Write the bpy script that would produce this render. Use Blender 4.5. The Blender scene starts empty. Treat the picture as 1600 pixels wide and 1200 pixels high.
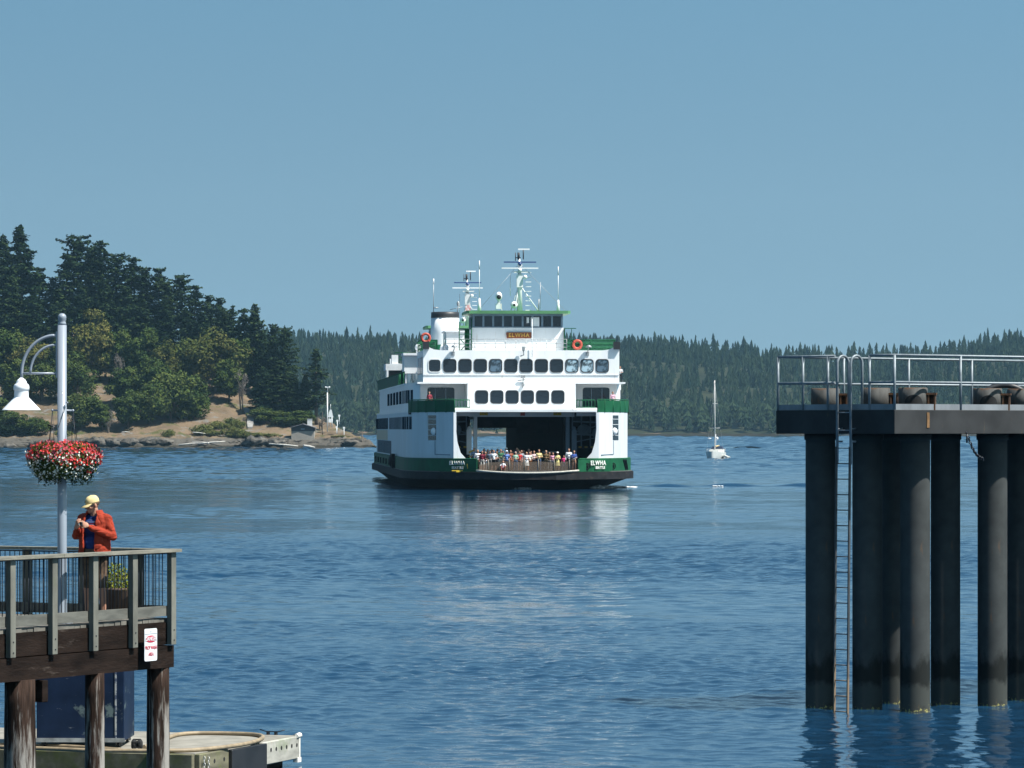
import bpy, bmesh, math, random
import numpy as np
from mathutils import Vector, Matrix, noise as mnoise
R = math.radians
random.seed(7)
rng = np.random.default_rng(7)
scene = bpy.context.scene
col = scene.collection

F = 6500.0      # focal length in photo pixels (1600 wide)
EYE = 5.6       # camera height above the water
HOR = 670.0     # row of the horizon in the photograph

def at(px, py, Y):
    return Vector(((px-800)/F*Y, Y, EYE-(py-HOR)/F*Y))
def ax(px, Y): return (px-800)/F*Y
def az(py, Y): return EYE-(py-HOR)/F*Y

# ------------------------------------------------------------------ materials
def mat(name, c, rough=.6, metal=0.0, var=.15, scale=2.0, c2=None, bump=0.0, bscale=12.0, stretch=(1,1,1),
        coat=0.0, spec=.5, lo=.35, hi=.65, detail=5.0, rvar=.12):
    m = bpy.data.materials.new(name); m.use_nodes = True
    nt = m.node_tree; N = nt.nodes; L = nt.links
    b = N['Principled BSDF']
    tc = N.new('ShaderNodeTexCoord'); mp = N.new('ShaderNodeMapping'); mp.inputs['Scale'].default_value = stretch
    L.new(tc.outputs['Object'], mp.inputs['Vector'])
    n = N.new('ShaderNodeTexNoise'); n.inputs['Scale'].default_value = scale; n.inputs['Detail'].default_value = detail
    n.inputs['Roughness'].default_value = .6
    L.new(mp.outputs[0], n.inputs['Vector'])
    rp = N.new('ShaderNodeValToRGB'); rp.color_ramp.elements[0].position = lo; rp.color_ramp.elements[1].position = hi
    if c2 is None:
        c2 = tuple(x*(1-var) for x in c); c1 = tuple(min(1, x*(1+var*.5)) for x in c)
    else: c1 = c
    rp.color_ramp.elements[0].color = (*c2, 1); rp.color_ramp.elements[1].color = (*c1, 1)
    L.new(n.outputs[0], rp.inputs[0]); L.new(rp.outputs[0], b.inputs['Base Color'])
    mr = N.new('ShaderNodeMapRange'); mr.inputs[3].default_value = max(0, rough-rvar); mr.inputs[4].default_value = min(1, rough+rvar)
    L.new(n.outputs[0], mr.inputs[0]); L.new(mr.outputs[0], b.inputs['Roughness'])
    b.inputs['Metallic'].default_value = metal
    b.inputs['Specular IOR Level'].default_value = spec
    b.inputs['Coat Weight'].default_value = coat
    if bump:
        n2 = N.new('ShaderNodeTexNoise'); n2.inputs['Scale'].default_value = bscale; n2.inputs['Detail'].default_value = 6
        L.new(mp.outputs[0], n2.inputs['Vector'])
        bp = N.new('ShaderNodeBump'); bp.inputs['Strength'].default_value = 1; bp.inputs['Distance'].default_value = bump
        L.new(n2.outputs[0], bp.inputs['Height']); L.new(bp.outputs[0], b.inputs['Normal'])
    m['ramp'] = rp.name
    return m

def add_layer(m, c, scale, lo, hi, stretch=(1,1,1), zr=None, amt=1.0, seed=0.0):
    """a second noise layer of colour c over a material (stains, scratches, growth); zr=(z0,z1) in object space limits it"""
    nt = m.node_tree; N = nt.nodes; L = nt.links
    b = N['Principled BSDF']; src = b.inputs['Base Color'].links[0].from_socket
    tc = N.new('ShaderNodeTexCoord'); mp = N.new('ShaderNodeMapping'); mp.inputs['Scale'].default_value = stretch
    mp.inputs['Location'].default_value = (seed, seed*1.7, seed*.3)
    L.new(tc.outputs['Object'], mp.inputs['Vector'])
    n = N.new('ShaderNodeTexNoise'); n.inputs['Scale'].default_value = scale; n.inputs['Detail'].default_value = 7
    n.inputs['Roughness'].default_value = .65
    L.new(mp.outputs[0], n.inputs['Vector'])
    mr = N.new('ShaderNodeMapRange'); mr.inputs[1].default_value = lo; mr.inputs[2].default_value = hi; mr.inputs[4].default_value = amt
    fac = n.outputs[0]
    if zr:
        sx = N.new('ShaderNodeSeparateXYZ'); L.new(tc.outputs['Object'], sx.inputs[0])
        zm = N.new('ShaderNodeMapRange'); zm.inputs[1].default_value = zr[0]; zm.inputs[2].default_value = zr[1]
        zm.inputs[3].default_value = zr[2] if len(zr) > 2 else .5; zm.inputs[4].default_value = zr[3] if len(zr) > 3 else -.5
        L.new(sx.outputs[2], zm.inputs[0])
        ad = N.new('ShaderNodeMath'); ad.operation = 'ADD'; L.new(n.outputs[0], ad.inputs[0]); L.new(zm.outputs[0], ad.inputs[1])
        fac = ad.outputs[0]
    L.new(fac, mr.inputs[0])
    mx = N.new('ShaderNodeMix'); mx.data_type = 'RGBA'
    L.new(mr.outputs[0], mx.inputs['Factor']); L.new(src, mx.inputs['A']); mx.inputs['B'].default_value = (*c, 1)
    L.new(mx.outputs['Result'], b.inputs['Base Color'])
    return m

# ------------------------------------------------------------------ mesh building
class MB:
    def __init__(s): s.v = []; s.f = []; s.m = []; s.s = []
    def face(s, idx, m=0, sm=False): s.f.append(tuple(idx)); s.m.append(m); s.s.append(sm)
    def poly(s, pts, m=0, sm=False):
        b = len(s.v); s.v += [tuple(p) for p in pts]; s.face(range(b, b+len(pts)), m, sm)
    def box(s, x0, x1, y0, y1, z0, z1, m=0):
        b = len(s.v)
        s.v += [(x0,y0,z0),(x1,y0,z0),(x1,y1,z0),(x0,y1,z0),(x0,y0,z1),(x1,y0,z1),(x1,y1,z1),(x0,y1,z1)]
        for q in ((3,2,1,0),(4,5,6,7),(0,1,5,4),(1,2,6,5),(2,3,7,6),(3,0,4,7)): s.face([b+i for i in q], m)
    def bar(s, p0, p1, w, h, m=0, up=(0,0,1)):
        """box from p0 to p1; w across, h along 'up'"""
        p0, p1 = Vector(p0), Vector(p1); d = (p1-p0).normalized(); u = Vector(up)
        sd = d.cross(u)
        if sd.length < 1e-5: sd = d.cross(Vector((0,1,0)))
        sd.normalize(); u = sd.cross(d).normalized()
        b = len(s.v)
        for p in (p0, p1):
            for a, c in ((-1,-1),(1,-1),(1,1),(-1,1)): s.v.append(tuple(p+sd*(a*w/2)+u*(c*h/2)))
        for q in ((3,2,1,0),(4,5,6,7),(0,1,5,4),(1,2,6,5),(2,3,7,6),(3,0,4,7)): s.face([b+i for i in q], m)
    def tube(s, pts, r, n=8, m=0, caps=True, closed=False, sm=True):
        pts = [Vector(p) for p in pts]; k = len(pts)
        rs = r if isinstance(r, (list, tuple)) else [r]*k
        b = len(s.v); prev = None
        for i, p in enumerate(pts):
            if closed: d = pts[(i+1) % k]-pts[i-1]
            else: d = pts[min(i+1, k-1)]-pts[max(i-1, 0)]
            d.normalize()
            if prev is None:
                a = d.cross(Vector((0,0,1)))
                if a.length < .1: a = d.cross(Vector((1,0,0)))
                a.normalize()
            else:
                a = prev-d*prev.dot(d)
                a.normalize()
            prev = a; c = d.cross(a)
            for j in range(n):
                t = 2*math.pi*j/n
                s.v.append(tuple(p+(a*math.cos(t)+c*math.sin(t))*rs[i]))
        for i in range(k if closed else k-1):
            i2 = (i+1) % k
            for j in range(n):
                j2 = (j+1) % n
                s.face((b+i*n+j, b+i*n+j2, b+i2*n+j2, b+i2*n+j), m, sm)
        if caps and not closed:
            s.face([b+j for j in reversed(range(n))], m); s.face([b+(k-1)*n+j for j in range(n)], m)
    def lathe(s, prof, n=16, c=(0,0,0), m=0, sm=True, caps=True):
        """prof list of (r, z) from bottom to top"""
        b = len(s.v); k = len(prof)
        for r, z in prof:
            for j in range(n):
                t = 2*math.pi*j/n
                s.v.append((c[0]+r*math.cos(t), c[1]+r*math.sin(t), c[2]+z))
        for i in range(k-1):
            for j in range(n):
                j2 = (j+1) % n
                s.face((b+i*n+j, b+i*n+j2, b+(i+1)*n+j2, b+(i+1)*n+j), m, sm)
        if caps:
            if prof[0][0] > 1e-4: s.face([b+j for j in reversed(range(n))], m)
            if prof[-1][0] > 1e-4: s.face([b+(k-1)*n+j for j in range(n)], m)
    def ball(s, c, r, n=10, k=7, m=0):
        if not isinstance(r, (tuple, list)): r = (r, r, r)
        b = len(s.v)
        for i in range(k+1):
            ph = math.pi*i/k; rr = max(math.sin(ph), .02)
            for j in range(n):
                t = 2*math.pi*j/n
                s.v.append((c[0]+r[0]*rr*math.cos(t), c[1]+r[1]*rr*math.sin(t), c[2]-r[2]*math.cos(ph)))
        for i in range(k):
            for j in range(n):
                j2 = (j+1) % n
                s.face((b+i*n+j, b+i*n+j2, b+(i+1)*n+j2, b+(i+1)*n+j), m, True)
        s.face([b+j for j in reversed(range(n))], m); s.face([b+k*n+j for j in range(n)], m)
    def prism(s, poly, z0, z1, m=0, top=True, bottom=True, sm=False):
        """poly: list of (x,y) counter-clockwise"""
        b = len(s.v); n = len(poly)
        s.v += [(x, y, z0) for x, y in poly]+[(x, y, z1) for x, y in poly]
        for i in range(n):
            j = (i+1) % n
            s.face((b+i, b+j, b+n+j, b+n+i), m, sm)
        if bottom: s.face([b+i for i in reversed(range(n))], m)
        if top: s.face([b+n+i for i in range(n)], m)
    def prism_y(s, poly, y0, y1, m=0):
        """poly of (x,z), extruded along y"""
        b = len(s.v); n = len(poly)
        s.v += [(x, y0, z) for x, z in poly]+[(x, y1, z) for x, z in poly]
        for i in range(n):
            j = (i+1) % n
            s.face((b+i, b+j, b+n+j, b+n+i), m)
        s.face([b+i for i in reversed(range(n))], m); s.face([b+n+i for i in range(n)], m)
    def strip(s, path, z0, z1, th, m=0, sm=False):
        """wall along an open plan path [(x,y)] with thickness th to the left of travel; z0/z1 number or list"""
        n = len(path); P = [Vector((x, y)) for x, y in path]
        Z0 = z0 if isinstance(z0, list) else [z0]*n; Z1 = z1 if isinstance(z1, list) else [z1]*n
        b = len(s.v)
        for i in range(n):
            d = (P[min(i+1, n-1)]-P[max(i-1, 0)]).normalized(); nn = Vector((-d.y, d.x))*th
            a = P[i]; c = P[i]+nn
            s.v += [(a.x,a.y,Z0[i]),(c.x,c.y,Z0[i]),(c.x,c.y,Z1[i]),(a.x,a.y,Z1[i])]
        for i in range(n-1):
            o = b+4*i
            for q in ((0,4,7,3),(2,6,5,1),(3,7,6,2),(1,5,4,0)): s.face([o+k for k in q], m, sm and q in ((0,4,7,3),(2,6,5,1)))
        s.face((b+3,b+2,b+1,b), m); o = b+4*(n-1); s.face((o,o+1,o+2,o+3), m)
    def build(s, name, mats, parent=None, bevel=0, loc=None):
        me = bpy.data.meshes.new(name)
        me.from_pydata(s.v, [], s.f)
        if not isinstance(mats, (list, tuple)): mats = [mats]
        for x in mats: me.materials.append(x)
        me.polygons.foreach_set('material_index', s.m); me.polygons.foreach_set('use_smooth', s.s)
        me.update()
        bm = bmesh.new(); bm.from_mesh(me); bmesh.ops.recalc_face_normals(bm, faces=bm.faces[:]); bm.to_mesh(me); bm.free()
        o = bpy.data.objects.new(name, me); col.objects.link(o)
        if parent is not None: o.parent = parent
        if loc is not None: o.location = loc
        if bevel:
            md = o.modifiers.new('b', 'BEVEL'); md.width = bevel; md.segments = 1; md.limit_method = 'ANGLE'; md.angle_limit = R(40)
        return o

def np_mesh(name, V, Fc, mats, parent=None, mi=None, smooth=False, attr=None):
    """V (n,3), Fc (m,k) with constant k"""
    me = bpy.data.meshes.new(name); V = np.asarray(V, dtype=np.float32); Fc = np.asarray(Fc, dtype=np.int32)
    k = Fc.shape[1]
    me.vertices.add(len(V)); me.vertices.foreach_set('co', V.ravel())
    me.loops.add(Fc.size); me.loops.foreach_set('vertex_index', Fc.ravel())
    me.polygons.add(len(Fc)); me.polygons.foreach_set('loop_start', np.arange(0, Fc.size, k, dtype=np.int32))
    if mi is not None: me.polygons.foreach_set('material_index', np.asarray(mi, dtype=np.int32))
    me.polygons.foreach_set('use_smooth', np.full(len(Fc), smooth))
    if not isinstance(mats, (list, tuple)): mats = [mats]
    for x in mats: me.materials.append(x)
    if attr is not None:
        a = me.attributes.new('shade', 'FLOAT', 'FACE'); a.data.foreach_set('value', np.asarray(attr, dtype=np.float32))
    me.update(calc_edges=True); me.validate()
    o = bpy.data.objects.new(name, me); col.objects.link(o)
    if parent is not None: o.parent = parent
    return o

def tag(o, label=None, cat=None, group=None, kind=None):
    if label: o['label'] = label
    if cat: o['category'] = cat
    if group: o['group'] = group
    if kind: o['kind'] = kind
    return o
def thing(name, label, cat, loc=(0,0,0), rz=0, group=None):
    o = bpy.data.objects.new(name, None); col.objects.link(o); o.location = loc; o.rotation_euler = (0,0,rz)
    o.empty_display_size = .2
    return tag(o, label, cat, group)
def copy_tree(o, parent=None):
    c = o.copy(); col.objects.link(c)
    if parent is not None: c.parent = parent
    for ch in list(o.children): copy_tree(ch, c)
    return c
def text_obj(s, name, size, m, parent=None, ext=.01, bold=0.0, spacing=1.0):
    """lettering as a mesh, in the XZ plane facing -Y, centred"""
    cu = bpy.data.curves.new('t', 'FONT'); cu.body = s; cu.size = size; cu.extrude = ext; cu.offset = bold; cu.space_character = spacing
    cu.align_x = 'CENTER'; cu.align_y = 'CENTER'; cu.resolution_u = 3
    t = bpy.data.objects.new('t', cu); col.objects.link(t)
    bpy.context.view_layer.update()
    dg = bpy.context.evaluated_depsgraph_get()
    me = bpy.data.meshes.new_from_object(t.evaluated_get(dg))
    bpy.data.objects.remove(t); bpy.data.curves.remove(cu)
    me.transform(Matrix.Rotation(R(90), 4, 'X'))
    me.materials.clear(); me.materials.append(m)
    o = bpy.data.objects.new(name, me); col.objects.link(o)
    if parent is not None: o.parent = parent
    return o

# ------------------------------------------------------------------ camera
cam = bpy.data.objects.new('camera', bpy.data.cameras.new('camera')); col.objects.link(cam)
cam.location = (0, 0, EYE); cam.rotation_euler = (R(90), 0, 0)
cam.data.sensor_width = 36; cam.data.lens = 36*F/1600; cam.data.shift_y = (HOR-600)/1600
cam.data.clip_start = 1; cam.data.clip_end = 60000
scene.camera = cam

# ------------------------------------------------------------------ light
SUN_AZ = 64     # degrees to the right of straight behind the camera
SUN_EL = 56
sd = Vector((math.sin(R(SUN_AZ))*math.cos(R(SUN_EL)), -math.cos(R(SUN_AZ))*math.cos(R(SUN_EL)), math.sin(R(SUN_EL))))
sun = bpy.data.objects.new('sun', bpy.data.lights.new('sun', 'SUN')); col.objects.link(sun)
sun.data.energy = 5.0; sun.data.angle = R(.5); sun.data.color = (1, .965, .9)
sun.rotation_euler = (-sd).to_track_quat('-Z', 'Y').to_euler()
sun.location = (60, -40, 90)

w = bpy.data.worlds.new('World'); scene.world = w; w.use_nodes = True
nt = w.node_tree; N = nt.nodes; L = nt.links
bg = N['Background']
sky = N.new('ShaderNodeTexSky'); sky.sky_type = 'NISHITA'; sky.sun_disc = False
sky.sun_elevation = R(SUN_EL); sky.sun_rotation = math.atan2(sd.x, sd.y)
sky.air_density = 1.0; sky.dust_density = .6; sky.ozone_density = 2.0
tc = N.new('ShaderNodeTexCoord'); sp = N.new('ShaderNodeSeparateXYZ'); cb = N.new('ShaderNodeCombineXYZ')
mr = N.new('ShaderNodeMapRange'); mr.inputs[1].default_value = -.02; mr.inputs[2].default_value = .30
mr.inputs[3].default_value = .26; mr.inputs[4].default_value = 1.6; mr.clamp = True
L.new(tc.outputs['Generated'], sp.inputs[0]); L.new(sp.outputs[0], cb.inputs[0]); L.new(sp.outputs[1], cb.inputs[1])
L.new(sp.outputs[2], mr.inputs[0]); L.new(mr.outputs[0], cb.inputs[2])
nv = N.new('ShaderNodeVectorMath'); nv.operation = 'NORMALIZE'; L.new(cb.outputs[0], nv.inputs[0]); L.new(nv.outputs[0], sky.inputs[0])
tint = N.new('ShaderNodeMix'); tint.data_type = 'RGBA'; tint.blend_type = 'MULTIPLY'; tint.inputs['Factor'].default_value = 1
gr = N.new('ShaderNodeValToRGB'); el = gr.color_ramp.elements
el[0].position = 0; el[0].color = (.91,.91,.67,1); el[1].position = .5; el[1].color = (.50,.72,.66,1)
q_ = el.new(.055); q_.color = (1.03,1.11,.83,1); q_ = el.new(.11); q_.color = (.92,1.14,.90,1)
L.new(sp.outputs[2], gr.inputs[0]); L.new(gr.outputs[0], tint.inputs['B'])
L.new(sky.outputs[0], tint.inputs['A']); L.new(tint.outputs['Result'], bg.inputs[0])
bg.inputs[1].default_value = .11

scene.view_settings.view_transform = 'Standard'; scene.view_settings.look = 'None'
scene.view_settings.exposure = .82; scene.view_settings.gamma = 1
scene.render.engine = 'CYCLES'
cy = scene.cycles
cy.use_denoising = True; cy.max_bounces = 6; cy.diffuse_bounces = 2; cy.glossy_bounces = 3; cy.transmission_bounces = 3
cy.transparent_max_bounces = 12; cy.volume_bounces = 0
cy.use_adaptive_sampling = True; cy.adaptive_threshold = .01; cy.caustics_reflective = False; cy.caustics_refractive = False
# ------------------------------------------------------------------ water
def water_material():
    m = bpy.data.materials.new('sea_water'); m.use_nodes = True
    nt = m.node_tree; N = nt.nodes; L = nt.links; b = N['Principled BSDF']
    b.inputs['Base Color'].default_value = (.007, .034, .074, 1)
    b.inputs['IOR'].default_value = 1.333; b.inputs['Roughness'].default_value = .05
    tc = N.new('ShaderNodeTexCoord')
    def ns(scale, st, detail=3, rough=.55, off=0):
        mp = N.new('ShaderNodeMapping'); mp.inputs['Scale'].default_value = st; mp.inputs['Location'].default_value = (off, off*2, off)
        mp.inputs['Rotation'].default_value = (0, 0, R(12+off))
        L.new(tc.outputs['Object'], mp.inputs['Vector'])
        n = N.new('ShaderNodeTexNoise'); n.inputs['Scale'].default_value = scale; n.inputs['Detail'].default_value = detail
        n.inputs['Roughness'].default_value = rough; L.new(mp.outputs[0], n.inputs['Vector']); return n.outputs[0]
    def math_(op, a, c):
        x = N.new('ShaderNodeMath'); x.operation = op
        for i, v in enumerate((a, c)):
            if isinstance(v, (int, float)): x.inputs[i].default_value = v
            else: L.new(v, x.inputs[i])
        return x.outputs[0]
    big = ns(.10, (.7, 1.2, 1), 2, .5, 3)
    mid = ns(.55, (.75, 1.1, 1), 3, .55, 7)
    fine = ns(2.6, (.8, 1.1, 1), 4, .6, 11)
    # calmer and livelier patches of the surface
    pat = ns(.012, (.35, 1.0, 1), 4, .6, 19)
    pr = N.new('ShaderNodeMapRange'); pr.inputs[1].default_value = .38; pr.inputs[2].default_value = .62
    pr.inputs[3].default_value = .45; pr.inputs[4].default_value = 1.15; L.new(pat, pr.inputs[0])
    h = math_('ADD', math_('MULTIPLY', big, .05), math_('MULTIPLY', mid, .04))
    h = math_('ADD', h, math_('MULTIPLY', math_('MULTIPLY', fine, .022), pr.outputs[0]))
    h2 = math_('MULTIPLY', h, pr.outputs[0])
    bp = N.new('ShaderNodeBump'); bp.inputs['Strength'].default_value = 1; bp.inputs['Distance'].default_value = WAVE
    L.new(h2, bp.inputs['Height']); L.new(bp.outputs[0], b.inputs['Normal'])
    return m
WAVE = 1.0
MW = water_material()
def build_water():
    r = np.random.default_rng(5)
    # slow patches of calmer and livelier water
    m = 16; lm = r.uniform(16, 110, m); tm = R(90)+r.normal(size=m)*.35; mx, my = 2*np.pi/lm*np.cos(tm)*.5, 2*np.pi/lm*np.sin(tm); mp_ = r.random(m)*6.283
    def mod_(X, Y):
        q = np.zeros_like(X)
        for i in range(m): q += np.sin(mx[i]*X+my[i]*Y+mp_[i])
        return np.interp(Y, [60,75,95,135,175,230,330,420,480,600,1500,2800], [.62,.8,1.6,2.1,1.75,.5,.20,.28,.8,1.7,2.0,2.0])*np.clip(1+.13*q, .45, 1.6)
    def waves(lo, hi_, n, slope):
        lam = np.exp(r.uniform(math.log(lo), math.log(hi_), n)); th = R(215)+r.normal(size=n)*.8
        s_ = slope*math.sqrt(2/n)
        return 2*np.pi/lam*np.cos(th), 2*np.pi/lam*np.sin(th), s_*lam/(2*np.pi), r.random(n)*6.283
    swell = waves(3.5, 11, 14, SLOPE*.25)
    def wake(X, Y):
        h = 0
        for (x0, y0, x1, y1, hg, wd) in ((11.3, 404, 34, 409, .30, 1.1), (-12, 418, -38, 485, .30, 1.4)):
            u = (X-x0)/(x1-x0); t_ = np.clip(u, 0, 1); yy = y0+(y1-y0)*t_+.5*np.sin(X*.35)
            a_ = np.where((u > 0) & (u < 1), np.minimum(1, 6*t_)*np.minimum(1, 4*(1-t_)), 0)*(.6+.4*np.sin(X*.9+1))
            h = h+hg*a_*(np.exp(-((Y-yy)/wd)**2)-.6*np.exp(-((Y-yy+1.7*wd)/wd)**2))
        return h
    VV = []; FF = []; off = 0
    strips = ((21, 58, 120, .08, .25, 1.5), (39, 120, 250, .165, .5, 2.4), (76, 250, 520, .42, 1.3, 4.5), (170, 520, 1215, 1.2, 3.7, 9), (420, 1215, 2800, 4.0, 12, 26))
    for (hx, ya, yb, res, lo, hi_) in strips:
        ov = res*9; nx = int(2*hx/res)+1; ny = int((yb-ya)/res)+1
        X, Y = np.meshgrid(np.linspace(-hx, hx, nx, dtype=np.float32), np.linspace(ya-(ov if ya > 60 else 0), yb, ny, dtype=np.float32))
        Z = np.zeros_like(X); M_ = mod_(X, Y)
        for kx, ky, am, ph in zip(*waves(lo, hi_, 44, SLOPE)): Z += am*np.sin(kx*X+ky*Y+ph)
        Z *= M_
        if ya < 500:
            for kx, ky, am, ph in zip(*swell): Z += am*np.sin(kx*X+ky*Y+ph)
        if ya == 250: Z += wake(X, Y)
        Z *= np.clip((hx-np.abs(X))/4, 0, 1)
        for ye in (520, 1215): Z *= np.clip(np.abs(Y-ye)/(5 if ye == 520 else 20), 0, 1)
        if ya > 60: Z -= (.05+.06*res)*np.clip((ya-Y)/ov, 0, 1)
        VV.append(np.stack([X, Y, Z], 2).reshape(-1, 3))
        i = np.arange(nx-1)[None,:]+nx*np.arange(ny-1)[:,None]
        FF.append(np.stack([i, i+1, i+1+nx, i+nx], 2).reshape(-1,4)+off); off += nx*ny
    xs = [-30000,-3000,-420,-170,-76,-39,-21,21,39,76,170,420,3000,30000]; ys = [-60,58,120,250,520,1215,2800,3200,9000,30000]
    P = [(x, y, 0) for y in ys for x in xs]; Q = []
    for j in range(len(ys)-1):
        for i in range(len(xs)-1):
            cx, cy_ = (xs[i]+xs[i+1])/2, (ys[j]+ys[j+1])/2
            if any(ya < cy_ < yb and abs(cx) < hx for hx, ya, yb, *_ in strips): continue
            a = j*len(xs)+i; Q.append((a, a+1, a+1+len(xs), a+len(xs)))
    VV.append(np.array(P, dtype=float)); FF.append(np.array(Q)+off)
    return np_mesh('water', np.concatenate(VV), np.concatenate(FF), MW, smooth=True)
SLOPE = .063
water = build_water(); tag(water, kind='structure')

# ------------------------------------------------------------------ terrain helpers
def lerp_tab(tab, x):
    if x <= tab[0][0]: return tab[0][1]
    for (a, b), (c, d) in zip(tab, tab[1:]):
        if x <= c: return b+(d-b)*(x-a)/(c-a)
    return tab[-1][1]
def fbm(x, y, z=0, o=4):
    return mnoise.fractal((x, y, z), 1.0, 2.0, o)

ground_m = mat('dry_grass_and_rock', (.165,.12,.078), .95, scale=.11, c2=(.10,.075,.05), bump=.25, bscale=.9, lo=.35, hi=.6, spec=.1)
add_layer(ground_m, (.07,.075,.03), .16, .52, .62, seed=3)
add_layer(ground_m, (.15,.14,.125), .25, .56, .63, seed=8)
add_layer(ground_m, (.088,.080,.068), .5, .42, .58, zr=(1.6, 4.2, .45, -.45), seed=5)
add_layer(ground_m, (.02,.018,.016), .55, .56, .61, stretch=(.35,1,2.5), zr=(2.6, 4.6, .03, -.4), seed=25)
add_layer(ground_m, (.035,.032,.024), .6, .42, .58, zr=(.3, 1.3, .42, -.5), seed=15)

# ---- the wooded island on the left
def island_front(X):
    px = X/1213*F+800
    return 1213+5*fbm(X*.03, 1.3)+2.0*fbm(X*.15, 4)
FP = [(-20,-3),(0,-.2),(1.5,.8),(5,1.5),(8,2.6),(14,3.2),(30,7.6),(60,16),(100,24.5),(150,35),(200,38),(330,30),(400,4),(430,-3)]
def hi(X, Y):
    d = Y-island_front(X)
    u = (-40.3-.14*max(0, d-4))-X
    sp_ = 1.05*u**.86 if u > 0 else .6*u
    front = lerp_tab(FP, d)
    px = X/Y*F+800
    if px > 380: front = front if front < 4 else 4+(front-4)*lerp_tab([(380,1),(440,.62),(500,.5),(600,.45)], px)
    h = min(front, sp_)
    if h > -1:
        amp = .5 if h < 4 else 1.0
        h += amp*fbm(X*.09, Y*.09, 2)+(1.3*abs(fbm(X*.28, Y*.45, 6)) if h < 3.2 else .25*fbm(X*.3, Y*.3, 6))
    return h
xs = np.concatenate([np.arange(-330, -175, 4.0), np.arange(-175, -34, .9)])
ds = np.concatenate([np.arange(-6, 16, .8), np.arange(16, 60, 1.6), np.arange(60, 435, 6)])
V = []; nx = len(xs)
for d in ds:
    for x in xs:
        Y = 1213+d; V.append((x, Y, hi(x, Y)))
Fc = [(j*nx+i, j*nx+i+1, (j+1)*nx+i+1, (j+1)*nx+i) for j in range(len(ds)-1) for i in range(nx-1)]
isl = np_mesh('island_terrain', V, Fc, ground_m, smooth=True); tag(isl, kind='structure')

# paved ramp path on the island slope
s = MB(); P = []
for (pa, pb, d) in ((379,394,47),(384,397,41),(387,398,35),(386,396,29),(387,394,25)):
    Y = 1213+d
    P.append(((ax(pa,Y),Y),(ax(pb,Y),Y)))
for (a0,b0),(a1,b1) in zip(P, P[1:]):
    for k in range(4):
        def lp(p, q, t): return (p[0]+(q[0]-p[0])*t, p[1]+(q[1]-p[1])*t)
        c = [lp(a0,a1,k/4), lp(b0,b1,k/4), lp(b0,b1,(k+1)/4), lp(a0,a1,(k+1)/4)]
        s.poly([(x, y, hi(x, y)+.55) for x, y in c])
        q = [(x, y, hi(x, y)+.55) for x, y in c]
        s.poly([q[3], q[2], (q[2][0], q[2][1], q[2][2]-1.2), (q[3][0], q[3][1], q[3][2]-1.2)])
pth = s.build('path', mat('old_asphalt', (.26,.25,.235), .9, var=.3, scale=.6)); tag(pth, kind='structure')

# ---- far wooded shore
RT = [(-600,540),(0,525),(300,520),(430,516),(520,521),(600,524),(640,528),(700,528),(800,522),(890,518),(960,520),(1010,523),(1100,533),(1200,541),(1300,546),(1400,545),(1450,541),(1500,534),(1560,526),(1640,520),(1900,522),(2400,545)]
def far_front(X): return 2800+60*fbm(X*.004, .7)+12*fbm(X*.03, 2.2)
def hf(X, Y):
    d = Y-far_front(X)
    px = X/3550*F+800
    top = az(lerp_tab(RT, px)+1, 3550)-13
    t = min(1, max(0, d/(3550-2800)))
    prof = lerp_tab([(0,0),(.012,.03),(.05,.13),(.3,.45),(.65,.8),(1,1)], t)
    if d < -6: return d*.2
    if d > 800: return top-(d-800)*.05
    return top*prof+9*fbm(X*.006, Y*.006, 3)*min(1, d/250)+1.6*fbm(X*.05, Y*.05, 3)*min(1, d/8)+1.6
xs = np.arange(-560, 640, 9.0); ds = np.concatenate([np.arange(-90, 40, 5), np.arange(40, 1000, 24)])
V = []; nx = len(xs)
for d in ds:
    for x in xs:
        Y = 2800+d; V.append((x, Y, hf(x, Y)))
Fc = [(j*nx+i, j*nx+i+1, (j+1)*nx+i+1, (j+1)*nx+i) for j in range(len(ds)-1) for i in range(nx-1)]
farg = mat('far_ground', (.035,.04,.02), .95, scale=.03, c2=(.018,.024,.014), spec=.1)
add_layer(farg, (.15,.105,.075), .03, .58, .66, zr=(3.0, 9.5, .08, -.5), seed=2)
add_layer(farg, (.022,.02,.014), .05, .40, .55, zr=(1.0, 3.4, .5, -.5), seed=6)
hills = np_mesh('hills', V, Fc, farg, smooth=True); tag(hills, kind='structure')

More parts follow.
